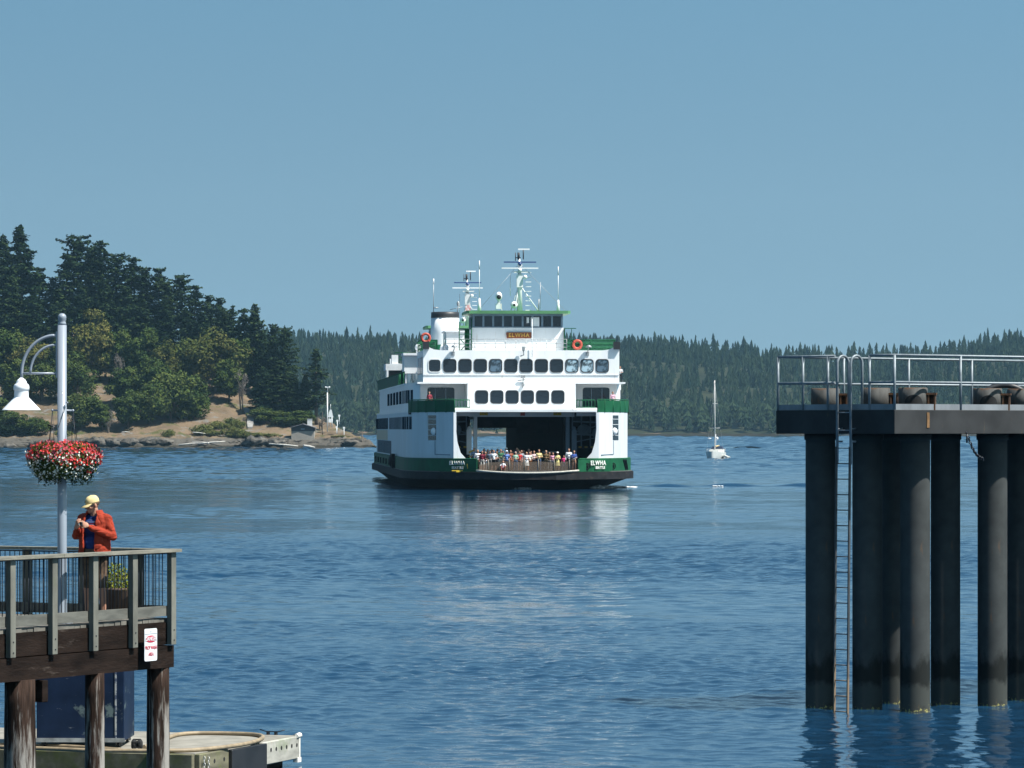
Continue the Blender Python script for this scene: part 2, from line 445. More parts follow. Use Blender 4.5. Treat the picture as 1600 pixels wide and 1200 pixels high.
# ------------------------------------------------------------------ foliage
def foliage_mat(name, a, b_, c_, nscale=.35, attr=False):
    m = bpy.data.materials.new(name); m.use_nodes = True
    nt = m.node_tree; N = nt.nodes; L = nt.links; b = N['Principled BSDF']
    tc = N.new('ShaderNodeTexCoord'); n = N.new('ShaderNodeTexNoise'); n.inputs['Scale'].default_value = nscale; n.inputs['Detail'].default_value = 5
    L.new(tc.outputs['Object'], n.inputs['Vector'])
    oi = N.new('ShaderNodeObjectInfo')
    at_ = N.new('ShaderNodeAttribute'); at_.attribute_name = 'shade'
    ad = N.new('ShaderNodeMath'); ad.operation = 'MULTIPLY_ADD'; ad.inputs[1].default_value = .55; L.new(at_.outputs['Fac'], ad.inputs[0])
    mu = N.new('ShaderNodeMath'); mu.operation = 'MULTIPLY'; mu.inputs[1].default_value = .6; L.new(n.outputs[0], mu.inputs[0])
    L.new(mu.outputs[0], ad.inputs[2])
    a2 = N.new('ShaderNodeMath'); a2.operation = 'MULTIPLY_ADD'; a2.inputs[1].default_value = .22; L.new(oi.outputs['Random'], a2.inputs[0]); L.new(ad.outputs[0], a2.inputs[2])
    rp = N.new('ShaderNodeValToRGB'); e = rp.color_ramp.elements
    e[0].position = .25; e[0].color = (*a, 1); e[1].position = .95; e[1].color = (*c_, 1)
    q = e.new(.6); q.color = (*b_, 1)
    L.new(a2.outputs[0], rp.inputs[0]); L.new(rp.outputs[0], b.inputs['Base Color'])
    b.inputs['Roughness'].default_value = .9; b.inputs['Specular IOR Level'].default_value = .06
    return m
M_con = foliage_mat('conifer_needles', (.006,.016,.008), (.015,.033,.014), (.040,.062,.022))
M_brd = foliage_mat('broadleaf_leaves', (.014,.030,.008), (.038,.062,.015), (.085,.105,.026))
M_mad = foliage_mat('madrone_leaves', (.020,.034,.010), (.058,.072,.018), (.115,.105,.030))
M_scr = foliage_mat('scrub_leaves', (.040,.055,.018), (.075,.09,.025), (.14,.14,.045))
M_dead = foliage_mat('bare_twigs', (.09,.08,.07), (.14,.125,.11), (.2,.18,.16))
M_bark = mat('bark', (.075,.058,.042), .95, scale=1.5, var=.5, stretch=(3,3,.4))
M_barkg = mat('grey_bark', (.13,.11,.09), .95, scale=1.5, var=.5, stretch=(3,3,.4))

def quads(C, size, nrm, rnd):
    """random leaf quads at centres C with normals biased to nrm"""
    n = len(C); q = rnd.normal(size=(n,3))
    nv = nrm+q*.55; nv /= np.linalg.norm(nv, axis=1)[:,None]+1e-9
    t = np.cross(nv, rnd.normal(size=(n,3))); t /= np.linalg.norm(t, axis=1)[:,None]+1e-9
    bt = np.cross(nv, t)
    a = size[:,None]*(.6+.5*rnd.random((n,1))); c = size[:,None]*(.35+.4*rnd.random((n,1)))
    V = np.stack([C-t*a-bt*c*.4, C+bt*c*-1.0+t*a*.1, C+t*a+bt*c*.3, C+bt*c-t*a*.1], 1).reshape(-1,3)
    return V, np.arange(4*n).reshape(n,4)

def conifer_mesh(seed, H=26.0, Rr=4.6, base=.16, ragged=.35, flat=0.0, dens=1.0, droop=.25, wind=0.0):
    r = np.random.default_rng(seed); rd = random.Random(seed)
    C = []; Sz = []; Nn = []; Sh = []
    s = MB(); k = 9
    bendx = rd.uniform(-.5,.5); bendy = rd.uniform(-.5,.5)
    def axis(z): t = z/H; return np.array([bendx*t*t, bendy*t*t, z])
    s.tube([axis(H*i/k) for i in range(k)]+[axis(H*.985)], [max(.04, .42*(1-i/k)**.8*H/26) for i in range(k)]+[.03], 7)
    z = H*base
    while z < H*.985:
        t = (z/H-base)/(1-base)
        Lm = Rr*(1-t)**(.75-.35*flat)*(.55+.45*min(1, t*6))+.25
        if flat and t > .8: Lm = Rr*.45*(.6+.6*rd.random())
        nb = rd.choice((4,5,6)) if t < .9 else 4
        a0 = rd.random()*6.28
        for b in range(nb):
            if rd.random() < ragged*.45*(1-t*.4): continue
            a = a0+6.283*b/nb+rd.uniform(-.35,.35)
            Lb = Lm*rd.uniform(1-ragged*1.5, 1+ragged*.7)
            if rd.random() < .08: Lb *= 1.3
            Lb *= 1+wind*math.cos(a)
            dr = droop*rd.uniform(.4,1.5)*(1-.6*t)-.25*t
            o = axis(z); dx, dy = math.cos(a), math.sin(a)
            pts = [o+np.array([dx*Lb*q, dy*Lb*q, -dr*Lb*q*q+.12*Lb*q]) for q in (0,.5,1)]
            if Lb > .9: s.tube(pts, [.07*(1-t)+.03, .045, .02], 4, caps=False)
            m = max(3, int(Lb*4.6*dens))
            for i in range(m):
                q = (i+.6+rd.random()*.6)/(m+.3)
                if q < .18: continue
                p = o+np.array([dx*Lb*q, dy*Lb*q, -dr*Lb*q*q+.12*Lb*q])
                wv = .22*Lb*(1.08-q)+.22
                for kk in range(4):
                    off = rd.gauss(0,1)*wv
                    C.append(p+np.array([-dy*off, dx*off, rd.gauss(0,.16)-abs(off)*.12])); Sz.append(.26+.2*rd.random()); Nn.append((dx*.25, dy*.25, .9)); Sh.append(rd.random())
        z += H*.021*rd.uniform(.7,1.45)
    for i in range(14):
        zz = H*rd.uniform(.94,1.0); C.append(axis(zz)+r.normal(size=3)*.12); Sz.append(.25); Nn.append((0,0,1)); Sh.append(.5)
    C = np.array(C); V, Q = quads(C, np.array(Sz)*1.15, np.array(Nn), r)
    return s, V, Q, np.array(Sh)

def broad_mesh(seed, H=12.0, W=5.0, lobes=26, leaf=.30, n=5200, trunk_h=.28, low=.18, lean=0.0, sparse=0.0):
    r = np.random.default_rng(seed); rd = random.Random(seed)
    s = MB(); cz = H*(low+1)/2; hz = H*(1-low)/2
    lob = []
    for i in range(lobes):
        for _ in range(30):
            v = r.normal(size=3); v /= np.linalg.norm(v); v *= r.random()**.4*.82
            if v[2] > -.75: break
        shr = 1-.35*max(0, v[2])**2
        c = np.array([v[0]*W*shr+lean*(v[2]+1)*.5, v[1]*W*shr, cz+v[2]*hz*.95])
        lob.append((c, W*rd.uniform(.2,.36)))
    nst = rd.choice((1,2,3))
    for j in range(nst):
        bx = rd.uniform(-.5,.5)*(nst > 1)
        top = lob[rd.randrange(lobes)][0]
        s.tube([(bx,0,-.6),(bx*1.5+top[0]*.2,top[1]*.15,H*trunk_h),(top[0]*.6,top[1]*.6,H*.6),(top[0]*.8,top[1]*.8,H*.75)], [.3,.22,.13,.06], 7)
    for c, rr in lob[::2]:
        s.tube([(0,0,H*trunk_h*.8),(c[0]*.5,c[1]*.5,(H*trunk_h+c[2])*.5),tuple(c)], [.14,.08,.03], 5, caps=False)
    C = []; Nn = []; Sh = []
    per = n//lobes
    for c, rr in lob:
        v = r.normal(size=(per,3)); v /= np.linalg.norm(v, axis=1)[:,None]
        rad = rr*(1+.16*r.normal(size=(per,1)))*(.65+.35*r.random((per,1))**.4)
        p = c+v*rad*np.array([1.1,1.1,.85])
        keep = p[:,2] > H*low*.55
        C.append(p[keep]); Nn.append((v*.8+np.array([0,0,.35]))[keep]); Sh.append(np.full(keep.sum(), rd.random()*.5)+r.random(keep.sum())*.5)
    C = np.concatenate(C); Nn = np.concatenate(Nn); Sh = np.concatenate(Sh)
    V, Q = quads(C, np.full(len(C), leaf)*(.7+.6*r.random(len(C))), Nn, r)
    return s, V, Q, Sh

def make_tree(kind, data, leafm, barkm, name):
    s, V, Q, Sh = data
    root = bpy.data.objects.new(name, None); col.objects.link(root)
    tr = s.build('trunk', barkm, root)
    np_mesh('crown', V, Q, leafm, root, attr=Sh)
    return root
PROTO = {}
for i in range(7):
    H = 26
    PROTO['con', i] = (make_tree('c', conifer_mesh(100+i, H, (5.0,4.2,5.6,4.6,3.6,5.2,6.0)[i], (.10,.2,.06,.14,.25,.3,.05)[i], (.38,.5,.3,.45,.6,.55,.3)[i],
        (0,.25,0,.4,0,.7,0)[i], (1.15,1.0,1.3,1.1,.7,.95,1.3)[i]), M_con, M_bark, 'conifer'), H)
for i in range(5):
    PROTO['brd', i] = (make_tree('b', broad_mesh(200+i, 12, (5.2,4.6,6.0,5.0,5.6)[i], (30,24,34,26,30)[i], .34, 7000, low=(.02,.05,.0,.06,.02)[i]), M_brd, M_bark, 'broadleaf_tree'), 12)
for i in range(3):
    PROTO['mad', i] = (make_tree('m', broad_mesh(300+i, 14, (5.5,6.0,5.0)[i], 32, .32, 7000, low=(.05,.1,.08)[i]), M_mad, M_barkg, 'madrone_tree'), 14)
for i in range(2):
    PROTO['scr', i] = (make_tree('s', broad_mesh(400+i, 4, 4.0, 22, .24, 3600, low=.0), M_scr, M_bark, 'shrub'), 4)
PROTO['dead', 0] = (make_tree('d', broad_mesh(500, 7, 2.6, 16, .16, 900, low=.15), M_dead, M_barkg, 'bare_bush'), 7)

ORD = 'first second third fourth fifth sixth seventh eighth ninth tenth eleventh twelfth thirteenth fourteenth fifteenth sixteenth seventeenth eighteenth nineteenth twentieth'.split()
def nth(i): return ORD[i] if i < 20 else 'twenty-'+ORD[i-20]
used = set()
def plant(kind, var, px, topy, d, wid=1.0, label=None, rz=None, group='trees on the wooded island', rd=random.Random(5)):
    """a tree whose top shows at (px, topy); d metres behind the island's shore; wid scales the crown's width"""
    root, H = PROTO[kind, var]
    Y = 1213+d; X = ax(px, Y); zb = hi(X, Y)-.3
    h = az(topy, Y)-zb
    o = root if (kind, var) not in used else copy_tree(root)
    used.add((kind, var))
    k = h/H; o.location = (X, Y, zb); wk = wid if kind != 'con' else (k**.5)*wid/max(k,.01)*k
    if kind == 'con': sx = (k**.6)*wid*1.3
    else: sx = wid*(1.3 if kind in ('brd','mad') else 1)
    o.scale = (sx, sx, k); o.rotation_euler = (0, 0, rd.random()*6.28 if rz is None else rz)
    cat = {'con':'conifer','brd':'tree','mad':'tree','scr':'shrub','dead':'bush'}[kind]
    tag(o, label, cat, group)
    return o
# rows of trees: (kind, variant, px, top row, depth, width)
SKY_ = [(2,-45,392,150,1.1),(3,-18,372,150,1.0),(0,6,366,152,1.05),(0,34,352,140,1.2),(3,62,418,150,1.0),(1,84,432,150,1.0),(3,102,398,142,1.0),(5,123,368,146,1.05),(3,141,386,150,.9),
        (1,158,374,140,1.0),(5,180,396,140,1.0),(3,204,402,136,1.05),(1,226,416,132,1.0),(3,248,418,130,.9),(5,264,440,126,.8),(5,285,430,128,.9),(3,303,446,118,.95),(1,324,460,112,.9)]
for i, (v, px, ty, d, wd) in enumerate(sorted(SKY_, key=lambda a: a[1])):
    plant('con', v, px, ty, d, wd, 'tall dark conifer on the island skyline, %s from the left end of that row' % nth(i), group='skyline conifers on the island')
MID_ = [(2,-30,452,110,1.1),(6,14,430,112,1.15),(2,52,455,104,1.0),(6,92,450,106,1.0),(0,128,440,104,1.0),(2,165,438,106,1.0),(6,196,446,98,1.05),(0,225,468,96,1.0),(2,258,470,92,1.0),(0,292,480,88,1.0),(6,318,486,84,.9)]
for i, (v, px, ty, d, wd) in enumerate(MID_):
    plant('con', v, px, ty, d, wd, 'dense dark conifer in the middle of the island wood, %s from the left' % nth(i), group='middle conifers on the island')
plant('con', 1, 341, 464, 104, .9, 'tall dark conifer just right of the skyline row of the wood')
plant('con', 5, 353, 484, 96, .9, 'medium conifer left of the thin sparse one')
plant('con', 3, 371, 500, 84, .8, 'medium conifer right of the thin sparse one')
plant('con', 2, 380, 530, 70, .9, 'dark conifer low behind the russet tree')
plant('con', 4, 361, 476, 90, .8, 'thin sparse conifer poking up between the skyline and the twin-topped fir')
plant('con', 3, 384, 482, 74, .8, 'ragged fir beside the tall twin-topped fir above the brown bank')
plant('con', 0, 397, 474, 70, .95, 'tall dark fir with irregular top above the paved path')
plant('con', 2, 412, 520, 62, .85, 'dark fir just behind the broad firs over the hut')
plant('con', 1, 428, 505, 66, .8, 'loose-topped fir on the right slope of the island wood')
plant('con', 5, 446, 512, 60, .75, 'small-crowned fir at the right end of the island wood')
plant('con', 6, 434, 562, 44, 1.45, 'broad low dark fir with wide shelves of branches above the hut')
plant('con', 6, 458, 588, 40, 1.05, 'spreading dark fir right of the broad low fir')
plant('con', 2, 412, 575, 42, 1.15, 'dark fir between the paved path and the broad low fir')
plant('con', 2, 476, 586, 40, .75, 'bushy fir leaning towards the lone fir')
plant('con', 4, 494, 543, 38, 1.15, 'lone sparse fir standing clear beside the white navigation pole')
BR_ = [('mad',0,146,474,78,1.25,'large rounded yellow-green tree right behind the street lamp'),
       ('mad',1,52,520,80,1.05,'yellow-green tree seen through the curved lamp bracket'),
       ('brd',2,8,500,84,1.1,'dark rounded tree at the left edge of the wood'),
       ('brd',0,98,520,74,1.0,'rounded green tree hidden partly by the lamp post'),
       ('brd',1,185,500,78,1.1,'dark leafy tree right of the large yellow-green tree'),
       ('brd',3,228,512,70,1.1,'dark leafy tree above the pair of round shore trees'),
       ('mad',2,262,528,66,.95,'brownish-green tree behind the round shore trees'),
       ('brd',4,300,520,70,1.05,'deep green tree left of the big russet tree'),
       ('mad',1,338,502,62,1.3,'big russet-tinged tree above the bare brown bank'),
       ('brd',1,372,512,64,.95,'leafy tree on the right flank of the russet tree'),
       ('brd',3,358,560,50,.8,'small dark tree under the russet tree'),
       ('brd',0,26,556,56,1.05,'rounded tree low on the left behind the lamp shade'),
       ('brd',4,66,560,54,.9,'green tree between lamp shade and post'),
       ('brd',2,118,556,52,.85,'rounded bushy tree right beside the lamp post'),
       ('brd',1,196,560,46,1.15,'leafy tree above the left end of the shore bank'),
       ('brd',3,236,556,44,1.0,'dark tree behind the biggest round shore tree'),
       ('brd',2,268,570,30,1.12,'biggest round green tree on the shore bank'),
       ('brd',0,302,582,32,.85,'round green tree at the edge of the bare bank'),
       ('brd',4,232,590,26,.95,'round green shore tree left of the biggest one'),
       ('brd',3,200,608,22,.85,'low dark shore tree beside the grassy ledge'),
       ('brd',2,132,606,22,.9,'round shore tree just right of the hanging basket hook'),
       ('brd',1,160,622,19,.7,'small shore tree left of the grey bare bush'),
       ('brd',0,20,640,16,1.0,'dark shore tree under the lamp shade'),
       ('brd',4,52,648,16,.75,'small shore tree left of the lamp post'),
       ('brd',3,-18,610,24,1.0,'shore tree cut by the left edge of the picture'),
       ('brd',1,-50,590,40,1.1,'tree beyond the left edge of the island shore'),
       ('dead',0,170,634,18,.8,'grey leafless bush between two shore trees'),
       ('dead',0,186,540,60,.8,'grey dead bush high in the wood'),
       ('dead',0,378,566,46,.9,'bare grey bush at the edge of the wood above the path'),
       ('dead',0,502,645,26,.7,'grey twiggy bush at the foot of the lone fir'),
       ('brd',4,415,634,33,.75,'dark low bush beneath the broad fir'),
       ('brd',0,447,642,30,.8,'dark low bush behind the hut'),
       ('brd',1,473,636,31,.85,'rounded dark bush between hut and lone fir'),
       ]
for k, v, px, ty, d, wd, lb in BR_: plant(k, v, px, ty, d, wd, lb)
SC_ = [(0,345,657,22,1.0,'yellow-green scrub bush on the brown bank'),(1,318,664,17,1.0,'scrub bush low on the bank left of the path'),(0,335,671,12,.9,'dark green scrub at the back of the beach'),
       (1,362,668,12,.9,'scrub clump below the end of the paved path'),(0,385,672,11,1.0,'low scrub strip right of the path end'),(1,402,676,10,.7,'small scrub clump near the footbridge rail'),
       (0,426,677,11,.9,'low brown-green scrub left of the hut'),(1,264,672,9,.6,'small pale scrub tuft on the ledge'),(0,527,680,10,.7,'dry scrub right of the hut'),(1,540,681,9,.5,'low dry scrub near the broken railing'),
       (0,368,652,26,.9,'olive scrub bush left beside the path'),(1,100,672,12,.7,'grey-green scrub behind the hanging basket')]
for v, px, ty, d, wd, lb in SC_: plant('scr', v, px, ty, d, wd, lb, group='scrub on the island bank')

# ---- the far wood: one mass of small conifers
def far_forest():
    r = np.random.default_rng(11)
    VV = []; FF = []; SS = []; off = 0
    pts = []
    # rows from the shore up to the ridge
    d = 1.5
    while d < 790:
        step = 4.4 if d < 60 else 5.6
        X0, X1 = -600, 640
        for x in np.arange(X0, X1, step*1.02):
            x2 = x+r.normal()*3; Y = far_front(x2)+d+r.normal()*4
            px = x2/Y*F+800
            if px < 395 or px > 1720: continue
            pts.append((x2, Y, d))
        d += 7.5 if d < 60 else (20 if d < 640 else 24)
    for (x, Y, d) in pts:
        if d < 30 and d < 2.5+22*max(0, fbm(x*.018, 9)-.12): continue
        z = hf(x, Y)
        shore = d < 60
        H = r.uniform(8, 14) if shore else r.uniform(8, 16)
        if r.random() < .05: H *= 1.25
        W = H*r.uniform(.15, .23)*(1.25 if shore else 1)
        rnd_top = shore and r.random() < .6
        tiers = 6 if not rnd_top else 4; ns = 8
        sh = r.random()*.7+.3*(.5+.5*fbm(x*.012, Y*.012, 1)) if not shore else .35+r.random()*.65
        for t in range(tiers):
            f0 = .08+.88*t/tiers; f1 = min(1.0, f0+(.30 if t < tiers-1 else .2))
            if rnd_top: f1 = min(1, f0+.33); rw = W*1.25*math.sin(math.pi*(.18+.68*t/tiers))
            else: rw = W*(1-f0)**.85*r.uniform(.8,1.2)+.25
            a = r.random()*6.28+np.arange(ns)*2*math.pi/ns+r.normal(size=ns)*.2
            rr = rw*(1+r.normal(size=ns)*.25)
            lowz = z+H*f0-r.random(ns)*H*.05
            ring = np.stack([x+rr*np.cos(a), Y+rr*np.sin(a), lowz], 1)
            am = a+math.pi/ns; rm = rw*.45
            inn = np.stack([x+rm*np.cos(am), Y+rm*np.sin(am), np.full(ns, z+H*(f0+.06))], 1)
            top = np.array([[x+r.normal()*.2, Y, z+H*f1]])
            VV.append(np.concatenate([ring, inn, top])); 
            i = np.arange(ns); j = (i+1) % ns; T = np.full(ns, 2*ns)
            FF.append(np.concatenate([np.stack([i, ns+i, T], 1), np.stack([ns+i, j, T], 1)])+off)
            SS.append(np.clip(np.full(2*ns, sh)+r.normal(size=2*ns)*.12, 0, 1)); off += 2*ns+1
    print('far trees', len(pts))
    m = foliage_mat('far_needles', (.004,.011,.009), (.009,.023,.015), (.026,.042,.020), .02)
    o = np_mesh('forest', np.concatenate(VV), np.concatenate(FF), m, attr=np.concatenate(SS))
    tag(o, kind='stuff'); o['label'] = 'dense conifer forest covering the far hillside'
far_forest()
# ------------------------------------------------------------------ the air
def haze():
    m = bpy.data.materials.new('air'); m.use_nodes = True; nt = m.node_tree; N = nt.nodes; L = nt.links
    N.remove(N['Principled BSDF']); v = N.new('ShaderNodeVolumePrincipled')
    v.inputs['Color'].default_value = (.40, .73, 1.0, 1); v.inputs['Density'].default_value = HAZE
    v.inputs['Anisotropy'].default_value = 0
    L.new(v.outputs[0], N['Material Output'].inputs['Volume'])
    s = MB(); s.box(-900, 900, -12, 4000, -22, 130)
    o = s.build('haze', m); tag(o, kind='stuff'); o['label'] = 'thin blue haze over the water and hills'
HAZE = 3.6e-5
haze()

# ------------------------------------------------------------------ the ferry
M_white = mat('white_ship_paint', (.80,.82,.83), .38, var=.09, scale=.5, stretch=(1,1,.25), coat=.05, bump=.02, bscale=.9)
add_layer(M_white, (.50,.42,.32), 1.8, .60, .72, stretch=(1.3,1.3,.12), amt=.5, seed=4)
M_casing = mat('streaked_greyer_white', (.62,.65,.67), .5, var=.10, scale=.6, stretch=(1,1,.2))  # base greyer than the front white; weathering streaks go on top
add_layer(M_casing, (.34,.25,.17), 1.6, .60, .72, stretch=(1.5,1.5,.12), amt=.4, seed=9)
M_white2 = mat('off_white_paint', (.66,.68,.69), .5, var=.15, scale=1)
M_tan = mat('primer_tan_paint', (.70,.50,.33), .6, var=.12, scale=.8)
M_green = mat('ship_green_paint', (.010,.095,.042), .6, var=.3, scale=.8, spec=.15)
add_layer(M_green, (.10,.06,.03), 2.0, .66, .74, amt=.5, seed=2)
M_roofg = mat('roof_green_paint', (.09,.25,.11), .5, var=.2, scale=.8)
M_black = mat('hull_black_paint', (.007,.008,.010), .6, var=.5, scale=.7, spec=.12)
M_rub = mat('rub_rail_black', (.016,.016,.018), .7, var=.5, scale=1.2, spec=.2)
add_layer(M_rub, (.16,.11,.07), 1.4, .60, .70, stretch=(1,1,2), amt=.55, seed=1)
M_deckst = mat('steel_deck', (.13,.125,.12), .8, var=.3, scale=1)
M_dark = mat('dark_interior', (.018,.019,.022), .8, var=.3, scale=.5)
M_frame = mat('dark_rubber_seal', (.02,.022,.026), .5, var=.1)
M_glass = mat('cabin_glass', (.012,.018,.026), .08, var=.3, scale=.3, spec=.6, rvar=.02)
M_glass_side = mat('side_glass', (.022,.035,.05), .6, var=.5, scale=.3, spec=.0)
M_glass2 = mat('pale_cabin_glass', (.26,.36,.42), .15, var=.8, scale=1.6, spec=.5, lo=.45, hi=.55)  # paler blue-grey panes, for blinds behind the glass
M_glass3 = mat('mid_tone_cabin_glass', (.07,.11,.15), .1, var=.7, scale=1.6, spec=.6, lo=.45, hi=.55)  # tone between the dark and the pale panes
M_glassb = mat('screened_glass', (.18,.24,.30), .2, var=.3, scale=.4, spec=.6)
M_gold = mat('gold_letters', (.62,.36,.07), .5, var=.1)
M_board = mat('varnished_name_board', (.22,.06,.02), .4, var=.3, scale=3, stretch=(1,1,6))
M_yel = mat('yellow_paint', (.72,.48,.03), .5, var=.15)
M_red = mat('red_paint', (.45,.04,.03), .5, var=.2)
M_orange = mat('lifebuoy_orange', (.42,.07,.04), .5, var=.1)
M_steel = mat('galvanised_steel', (.36,.38,.39), .45, metal=.4, var=.3, scale=6)
M_grey = mat('grey_paint_and_shade', (.17,.24,.31), .5, var=.15)  # real grey parts; also the painted-in shade of the right portal post
M_bluep = mat('blue_radar_paint', (.03,.07,.20), .4, var=.1)
M_chrome = mat('antenna_grey', (.5,.5,.5), .4, var=.1)
M_rope = mat('mooring_rope', (.5,.48,.42), .9, var=.3, scale=10)

PHI = R(3.8)
FERRY = thing('car_ferry', 'large white and green double-ended car ferry heading towards the camera', 'ferry', (1.50, 380, 0), PHI)
def fw(x, y, z=0):   # ferry point -> photo pixel (for checks)
    c, s_ = math.cos(PHI), math.sin(PHI)
    X = 1.50+x*c-y*s_; Y = 380+x*s_+y*c
    return 800+F*X/Y, HOR+(EYE-z)*F/Y
LEN = 116.0
def half(y, W=10.9, A=18.0, y0=0.0):
    """half width of the double-ended plan at y"""
    yy = min(y-y0, LEN-y0-y)
    if yy <= 0: return 0.0
    if yy >= A: return W
    return W*(1-(1-yy/A)**2.6)**(1/2.2)
def outline(W, A, y0, n=64):
    pts = []
    for i in range(n+1):
        u = i/n; y = y0+(LEN-2*y0)*(.5-.5*math.cos(math.pi*u)); pts.append((half(y, W, A, y0), y))
    left = [(-x, y) for x, y in pts[1:-1]][::-1]
    return pts+left      # right side bow->stern, then left side back: counter-clockwise
def loft(s, rings, m=0, sm=True):
    n = len(rings[0]); b = len(s.v)
    for r_ in rings: s.v += r_
    for k in range(len(rings)-1):
        for i in range(n):
            j = (i+1) % n
            s.face((b+k*n+i, b+k*n+j, b+(k+1)*n+j, b+(k+1)*n+i), m, sm)
# hull: flared ends, black
s = MB()
def ring(W, A, y0, z): return [(x, y, z) for x, y in outline(W, A, y0)]
loft(s, [ring(7.0,34,16,-2.0), ring(9.2,34,8.5,-.4), ring(9.9,30,5.5,.15), ring(10.45,22,2.2,.7), ring(10.75,18.5,.35,.98)])
HULL = s.build('hull', M_black, FERRY)
# rub rail
s = MB(); o1 = outline(11.05,18,-.1); 
loft(s, [[(x,y,.95) for x,y in outline(10.8,18,.2)], [(x,y,.95) for x,y in o1], [(x,y,1.62) for x,y in o1], [(x,y,1.66) for x,y in outline(10.8,18,.2)]], sm=False)
s.build('rub_rail', M_rub, FERRY)
# car deck
s = MB(); s.prism(outline(10.9,18,.1), 1.40, 1.70); s.build('car_deck', M_deckst, FERRY)
# curved white rope guard on the edge of the deck
s = MB(); s.tube([(x, half_y, 1.78-.22*max(0, 1-(x/4.6)**2)) for x, half_y in [(x, (lambda x: next(y for y in np.arange(-.12,8,.01) if half(y+.12) >= abs(x)))(x)-.05) for x in np.linspace(-4.7,4.7,15)]], .09, 6)
s.build('deck_edge_guard', M_rope, FERRY)
# green bulwark all round, gap at each bow
def side_path(W, y0, xs_min, n=70):
    p = [q for q in outline(W, 18, 0) if q[0] > 0]
    return p
for end in (0, 1):
    pass
def bul_path(sgn, y_from, y_to, W=10.8, n=80, A=18, inset=0):
    P = []
    for i in range(n+1):
        u = i/n; y = y_from+(y_to-y_from)*(.5-.5*math.cos(math.pi*u)); P.append((sgn*(half(y, W, A)-inset), y))
    return P
s = MB()
s.strip(bul_path(1, 1.15, LEN-1.15), 1.66, 2.82, .12)
s.strip(bul_path(-1, 1.15, LEN-1.15)[::-1], 1.66, 2.82, .12)
BUL = s.build('bulwark', M_green, FERRY)
s = MB(); 
for sg in (1,-1):
    P = bul_path(sg, 1.2, LEN-1.2, n=50, inset=.05)
    s.tube([(x,y,2.84) for x,y in P], .06, 5)
s.build('bulwark_cap', M_green, FERRY)
# lettering on the bulwark
def bul_text(tx, size, sg, x, z, m):
    y = next(y for y in np.arange(.1,18,.02) if half(y, 10.8) >= abs(x))
    dx = half(y+.3, 10.8)-half(y-.3, 10.8); ang = math.atan2(.6, dx)*1.0
    t = text_obj(tx, 'ship_name' if size > .5 else 'port_name', size, m, FERRY, .02, .012, 1.15)
    t.rotation_euler = (0, 0, sg*ang); nrm = Vector((math.sin(sg*ang), -math.cos(sg*ang), 0))
    t.location = Vector((x, y, z))+nrm*.10
M_lw = mat('painted_letters', (.72,.72,.68), .5, var=.1)
bul_text('ELWHA', .50, -1, -6.35, 2.45, M_lw); bul_text('SEATTLE', .32, -1, -6.3, 2.02, M_lw)
bul_text('ELWHA', .58, 1, 6.55, 2.44, M_lw); bul_text('SEATTLE', .32, 1, 6.75, 2.02, M_lw)
# small things on the bulwark: fairlead, stripes, tyre fender
s = MB(); s.tube([(-5.45,1.95,2.8),(-5.5,1.7,2.3),(-5.45,1.7,1.95)], .05, 6); s.build('yellow_line', M_yel, FERRY)
s = MB(); s.box(-6.9,-5.9,2.0,2.12,1.72,1.80); s.box(-6.5,-6.1,1.95,2.0,1.62,1.78); s.build('tie_plate', M_yel, FERRY)
def fairlead(x):
    y = next(y for y in np.arange(.1,18,.02) if half(y, 10.8) >= abs(x))
    a = math.pi/2; s = MB(); c = Vector((x, y-.06, 2.15))
    s.tube([c+Vector((.2*math.cos(t),0,.28*math.sin(t))) for t in np.linspace(0,6.283,13)[:-1]], .05, 6, closed=True); s.ball(c, (.12,.05,.2))
    s.build('fairlead', M_black, FERRY)
fairlead(5.55); fairlead(8.2)
s = MB()
for k in range(3):
    y0 = 7.0+k*.5; x0 = half(y0, 10.8)+.05
    s.bar((x0, y0, 2.75), (half(y0+.9,10.8)+.05, y0+.9, 1.8), .06, .10)
s.build('hand_line', M_black, FERRY)
# white casings on both sides (car deck walls)
CAS = [(6.55,2.9),(7.3,3.85),(8.2,5.2),(9.0,6.9),(9.65,8.9),(10.15,11.3),(10.42,14.2),(10.55,18),(10.6,24)]
CASF = CAS+[(10.6,y) for y in (58, 92)]+[(x, LEN-y) for x, y in CAS[::-1]][1:]
def cas_path(off=0): return CASF
def casing(sg):
    s = MB(); P = [(sg*x, y) for x, y in CASF]
    if sg < 0: P = P[::-1]
    s.strip(P, 2.80, 7.15, .14, sm=False)
    return s
for sg in (1,-1):
    o = casing(sg).build('side_wall', M_casing, FERRY)
# sloping white fin at the inner edge of each casing
for sg in (1,-1):
    prof = [(6.45,7.1),(6.48,5.6),(6.35,4.4),(6.05,3.4),(5.55,2.85),(6.7,2.85),(6.7,7.1)]
    q = [(sg*x, z) for x, z in prof]
    if sg < 0: q = q[::-1]
    for ya, yb in ((2.75, 3.0), (LEN-3.0, LEN-2.75)):
        s = MB(); s.prism_y(q, ya, yb); s.build('casing_fin', M_white, FERRY)

